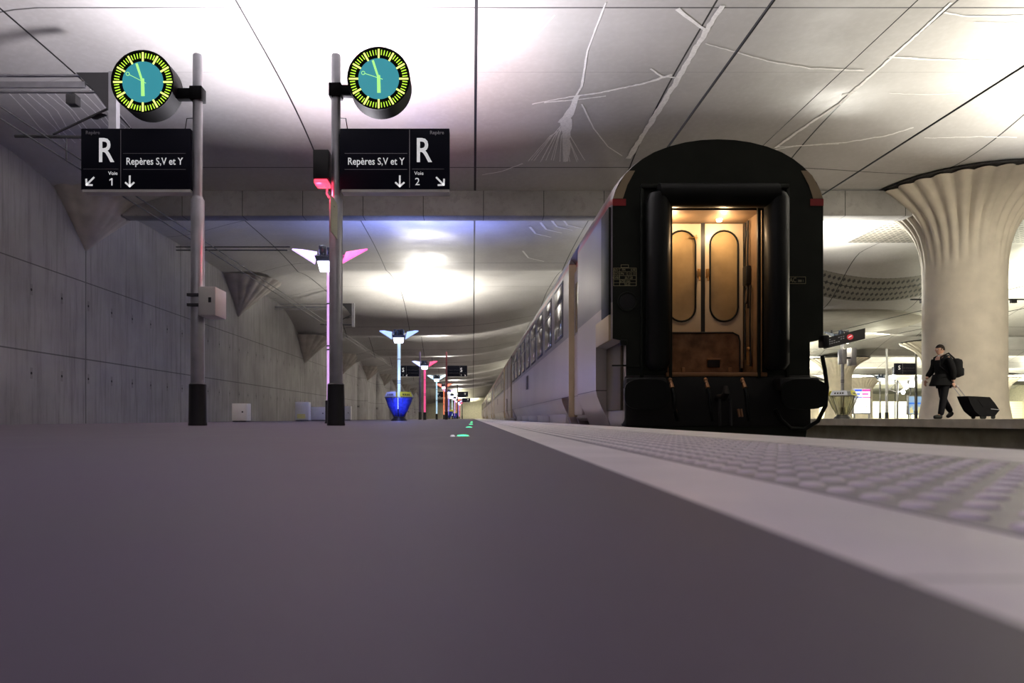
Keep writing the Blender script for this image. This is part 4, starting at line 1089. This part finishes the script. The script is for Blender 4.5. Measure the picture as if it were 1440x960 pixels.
lk.tube([(TX-.07,Y0-.24,.34),(TX-.07,Y0-.26,.0),(TX+.07,Y0-.26,.0),(TX+.07,Y0-.24,.34)], .022, 8); lk.build('screw_coupling', m_under, t)
for (px_, cap) in ((943,1),(993,1),(1045,1)):
    a = P(px_, 538, Y0-.2)
    h = MB().tube([a, a+Vector((.02,-.05,-.14)), a+Vector((.04,-.05,-.36)), a+Vector((.10,.05,-.48))], .024, 10).build('brake_hose', m_rub, t)
    MB().tube([a+Vector((0,.02,.03)), a+Vector((.01,-.04,-.07))], [.022,.03], 10).ball(a+Vector((0,.02,.04)), .03, 1).build('cock_handle', m_copper, h)
for px_ in (1038, 1042, 950): 
    a = P(px_, 575, Y0-.15); MB().tube([a, a+Vector((.01,-.02,-.10))], .016, 8).build('hose_end', m_copper, t)
# heating cable loop at right
q = [P(x_, y_, Y0-.1) for x_, y_ in ((1156,500),(1160,520),(1163,545),(1161,570),(1150,592),(1132,603),(1112,602),(1098,590),(1090,575))]
MB().tube(q, .026, 10).build('jumper_cable', m_rub, t)
MB().box((TX+1.34,Y0-.08,1.02), (TX+1.43,Y0+.06,1.18), .02).build('jumper_socket', m_black, t)

# ------------------------------------------------------------------ person with backpack and suitcase
PX, PY = 0, 16.3
pc = P(1326, 588, PY); bx, by = pc.x, PY
m_coat = mat('black_coat_cloth', (.006,.006,.007), .9, spec=.1, noise=.2, nscale=10); m_trou = mat('dark_trousers', (.008,.008,.010), .9, spec=.1)
m_skin = mat('skin', (.42,.24,.17), .5); m_hair = mat('dark_hair', (.012,.009,.007), .9, spec=.1); m_shoe = mat('black_shoe', (.008,.008,.008), .6, spec=.2)
m_shirt = mat('white_collar', (.6,.6,.58), .7)
def skin(name, verts, edges, radii, m, parent, sub=2, root=0):
    off = wl(parent) if parent else Vector((bx,by,PZ))
    me = bpy.data.meshes.new(name)
    me.from_pydata([Vector((bx+v[0], by+v[1], PZ+v[2]))-off for v in verts], edges, [])
    o = bpy.data.objects.new(name, me); C.objects.link(o)
    o.modifiers.new('skin', 'SKIN'); s_ = o.modifiers.new('sub', 'SUBSURF'); s_.levels = s_.render_levels = sub
    lay = me.skin_vertices[0].data if me.skin_vertices else None
    if lay is None:
        me.attributes.new; bm = bmesh.new(); bm.from_mesh(me); L_ = bm.verts.layers.skin.verify(); bm.to_mesh(me); bm.free(); lay = me.skin_vertices[0].data
    for i, r in enumerate(radii):
        lay[i].radius = r if isinstance(r, tuple) else (r, r); lay[i].use_root = (i == root)
    dg = bpy.context.evaluated_depsgraph_get(); nm = bpy.data.meshes.new_from_object(o.evaluated_get(dg)); nm.name = name
    nm.materials.clear(); nm.materials.append(m); nm.shade_smooth()
    bpy.data.objects.remove(o)
    o = bpy.data.objects.new(name, nm); C.objects.link(o)
    if parent: o.parent = parent
    else: o.location = off
    return o
# joints (u forward = -x, near side = -y)
J = [(0.02,0,.95),(.01,0,1.12),(.0,0,1.30),(-.01,0,1.46),(-.04,0,1.54),                                     # 0-4 pelvis..neck
     (.0,-.19,1.43),(.07,-.25,1.15),(.09,-.22,.87),                                                          # 5-7 near arm, back to the handle
     (.0,.19,1.43),(-.10,.24,1.16),(-.27,.20,.96),                                                           # 8-10 far arm swinging forward
     (.01,-.09,.90),(-.05,-.09,.50),(-.12,-.09,.10),(-.22,-.09,.055),                                        # 11-14 near leg forward
     (.03,.09,.90),(.06,.09,.50),(.25,.09,.17),(.19,.09,.045)]                                               # 15-18 far leg behind
E = [(0,1),(1,2),(2,3),(3,4),(3,5),(5,6),(6,7),(3,8),(8,9),(9,10),(0,11),(11,12),(12,13),(13,14),(0,15),(15,16),(16,17),(17,18)]
Rr = [(.13,.16),(.12,.15),(.14,.17),(.10,.12),(.055,.055),.065,.048,.034,.065,.048,.034,.085,.058,.042,.020,.085,.058,.035,.018]
person = skin('person', J, E, Rr, m_skin, None)
tag(person, 'person in black coat and dark trousers walking left, pulling a suitcase', 'person')
def pmb(): return MB()
# head with features, turned left and slightly away
hc = Vector((bx-.075, by, PZ+1.645))
mb = MB(); r = bmesh.ops.create_uvsphere(mb.bm, u_segments=32, v_segments=24, radius=1)
for v in r['verts']:
    x, y, z = v.co
    X_ = x*.098; Y_2 = y*.076; Z_ = z*.122
    if z < 0: X_ *= 1-.18*(-z); Y_2 *= 1-.30*(-z)
    if x < 0: X_ -= .012*max(0, 1-abs(z+.1)*2.2)*max(0, 1-abs(y)*4)*1.9      # nose
    if x < 0 and abs(z-.05) < .18 and .2 < abs(y) < .6: X_ += .008              # eye sockets
    if x < 0 and -.62 < z < -.45 and abs(y) < .35: X_ -= .006                   # lips
    if x < 0 and z < -.75: X_ -= .012                                            # chin
    if abs(y) > .93 and abs(z) < .28 and x > -.1: Y_2 *= 1.12                   # ears
    v.co = hc+Vector((X_, Y_2, Z_))
mb.build('head', m_skin, person, smooth=180)
for s in (-1, 1):
    MB().ball(hc+Vector((-.083, s*.030, .008)), .011, 2).build('eye', m_shirt, person)
    MB().ball(hc+Vector((.012, s*.074, -.005)), .028, 2, (.6,.3,1.1)).build('ear', m_skin, person)
mb = MB(); r = bmesh.ops.create_uvsphere(mb.bm, u_segments=28, v_segments=20, radius=1)
for v in r['verts']:
    x, y, z = v.co; v.co = hc+Vector((x*.106+.006, y*.084, z*.130+.008))
dele = [v for v in mb.bm.verts if (v.co.z-hc.z < .045 and v.co.x-hc.x < -.03) or v.co.z-hc.z < -.02 - .1*((v.co.x-hc.x) > .04)*0]
bmesh.ops.delete(mb.bm, geom=dele, context='VERTS')
hair = mb.build('hair', m_hair, person, smooth=180); hair.modifiers.new('t', 'SOLIDIFY').thickness = .008
MB().lathe((bx-.035,by,PZ), [(.070,1.47),(.066,1.52),(.062,1.545)], 20).build('collar', m_shirt, person)
# hands
def hand(wrist, fwd, down, side, curl, nm):
    wv = Vector(wrist); f = Vector(fwd).normalized(); d_ = Vector(down).normalized(); s_ = f.cross(d_).normalized()*side
    V_ = [wv, wv+f*.05, wv+f*.085]; Ed = [(0,1),(1,2)]; R_ = [(.024,.03),(.018,.040),(.016,.038)]
    V_ = [tuple(v) for v in V_]
    skin_v, skin_e, skin_r = V_, Ed, R_
    pm_ = skin(nm, skin_v, skin_e, skin_r, m_skin, person, 2)
    for k, ln in enumerate((.070,.080,.075,.058)):
        b_ = wv+f*.085+s_*(-.030+.020*k)
        p1 = b_+f*ln*.35; p2 = p1+(f*math.cos(curl)+d_*math.sin(curl))*ln*.35; p3 = p2+(f*math.cos(2*curl)+d_*math.sin(2*curl))*ln*.3
        MB().tube([b_-f*.02+Vector((bx,by,PZ)), b_+Vector((bx,by,PZ)), p1+Vector((bx,by,PZ)), p2+Vector((bx,by,PZ)), p3+Vector((bx,by,PZ))], [.009,.0095,.009,.008,.006], 8).build('finger', m_skin, pm_)
    b_ = wv+f*.03-s_*.03; off = Vector((bx,by,PZ))
    MB().tube([b_+off, b_-s_*.025+f*.02+off, b_-s_*.03+f*.045+d_*.02+off], [.012,.011,.008], 8).build('thumb', m_skin, pm_)
hand((.092,-.22,.86), (.22,0,-1), (.6,-.6,.1), 1, 1.0, 'hand')
hand((-.28,.20,.94), (-.15,0,-1), (1,0,0), -1, .4, 'hand')
# clothes
cj = [(.03,0,.90),(.02,0,1.08),(.01,0,1.28),(0,0,1.44),(-.025,0,1.50)]
skin('coat', cj+[(.0,-.19,1.43),(.07,-.25,1.15),(.09,-.225,.90),(.0,.19,1.43),(-.10,.24,1.16),(-.25,.205,1.0)],
     [(0,1),(1,2),(2,3),(3,4),(3,5),(5,6),(6,7),(3,8),(8,9),(9,10)],
     [(.19,.22),(.17,.20),(.17,.21),(.14,.16),(.075,.075),.092,.075,.058,.092,.075,.058], m_coat, person)
MB().lathe((bx+.0,by,PZ), [(.19,1.06),(.22,.92),(.255,.80),(.25,.79),(.17,1.0)], 24, fn=lambda r, z, a: r*(1+.22*max(0,-math.cos(a)))*(1-.15*abs(math.sin(a)))).build('coat_skirt', m_coat, person)
skin('trousers', [(.02,0,.93),(.01,-.09,.88),(-.05,-.09,.50),(-.12,-.09,.07),(.03,.09,.88),(.06,.09,.50),(.26,.09,.15)], [(0,1),(1,2),(2,3),(0,4),(4,5),(5,6)],
     [(.14,.15),.105,.078,.066,.105,.078,.064], m_trou, person)
for (a, b_, z1, z2) in ((-.10,-.09,.07,.05),):
    skin('shoe', [(-.08,-.09,.055),(-.16,-.09,.05),(-.29,-.09,.04)], [(0,1),(1,2)], [(.065,.065),(.055,.06),(.035,.045)], m_shoe, person)
skin('shoe', [(.28,.09,.18),(.24,.09,.10),(.15,.09,.04)], [(0,1),(1,2)], [(.065,.06),(.065,.06),(.035,.04)], m_shoe, person)
bx0 = bx
bp_ = thing('backpack', 'large black backpack on the back of the walking person', 'backpack', (bx+.30, by, PZ+1.05))
MB().box((bx+.17,by-.17,PZ+.98), (bx+.40,by+.17,PZ+1.44), .09).build('bag', m_coat, bp_, smooth=60)
MB().box((bx+.36,by-.12,PZ+1.02), (bx+.44,by+.12,PZ+1.22), .035).build('front_pocket', m_coat, bp_, smooth=60)
for s in (-.12, .12): MB().tube([(bx+.2,by+s,PZ+1.42),(bx+.05,by+s,PZ+1.56),(bx-.13,by+s,PZ+1.47),(bx-.16,by+s,PZ+1.25),(bx+.0,by+s*1.5,PZ+1.08),(bx+.2,by+s,PZ+1.02)], .018, 8).build('strap', m_coat, bp_)
# suitcase, tipped on its wheels
sc = thing('suitcase', 'black wheeled suitcase tipped back behind the walking person', 'suitcase', (bx+1.0, by-.2, PZ))
def sp(x_, y_): q = P(x_, y_, PY-.2); return (q.x, by-.38, q.z)
off = .36
MB().prism([sp(1353,557),(sp(1366,557.5)),sp(1384,558.5),sp(1391,567),sp(1397.5,576.5),sp(1391,585),sp(1372,585.5),sp(1363,578),sp(1357,567)], (0,off,0)).build('shell', m_coat, sc, smooth=0)
MB().prism([(a, by-.39, c_) for a, b_, c_ in (sp(1366,561),sp(1380,562),sp(1386,570),sp(1374,572))], (0,.02,0)).build('front_pocket', m_coat, sc, smooth=0)
MB().tube([(a, by-.395, c_) for a, b_, c_ in (sp(1385,575),sp(1396,576))], .008, 6).build('zip', m_grey, sc)
mb = MB()
g1, g2 = sp(1343,543), sp(1354,558)
for yy in (by-.27, by-.13): mb.tube([(g1[0],yy,g1[2]), (g2[0]+.03,yy,g2[2]-.02)], .009, 8)
mb.tube([(g1[0],by-.29,g1[2]), (g1[0],by-.11,g1[2])], .014, 8)
mb.build('telescopic_handle', m_grey, sc)
for xx_ in (1374.5, 1390):
    q = sp(xx_, 586)
    for yy in (by-.36, by-.08): MB().tube([(q[0],yy,PZ+.045), (q[0],yy+.03,PZ+.045)], .045, 16).build('wheel', m_rub, sc)

# litter on the ledge of the opposite platform
for (x_, lab) in ((1284, 'crumpled white scrap of paper beside the opposite platform edge, left of two'), (1343, 'crumpled white scrap of paper beside the opposite platform edge, right of two')):
    yy = 8.95*F/(x_-VX)
    q = Vector((8.7, 8.7*F/(x_-VX), -.77))
    o = MB().ball(Vector((q.x, q.y, -.74)), .09, 1, (1.2,.8,.35)).build('paper_scrap', m_wbox, None, smooth=0)
    tag(o, lab, 'paper scrap', 'paper scraps on the track')
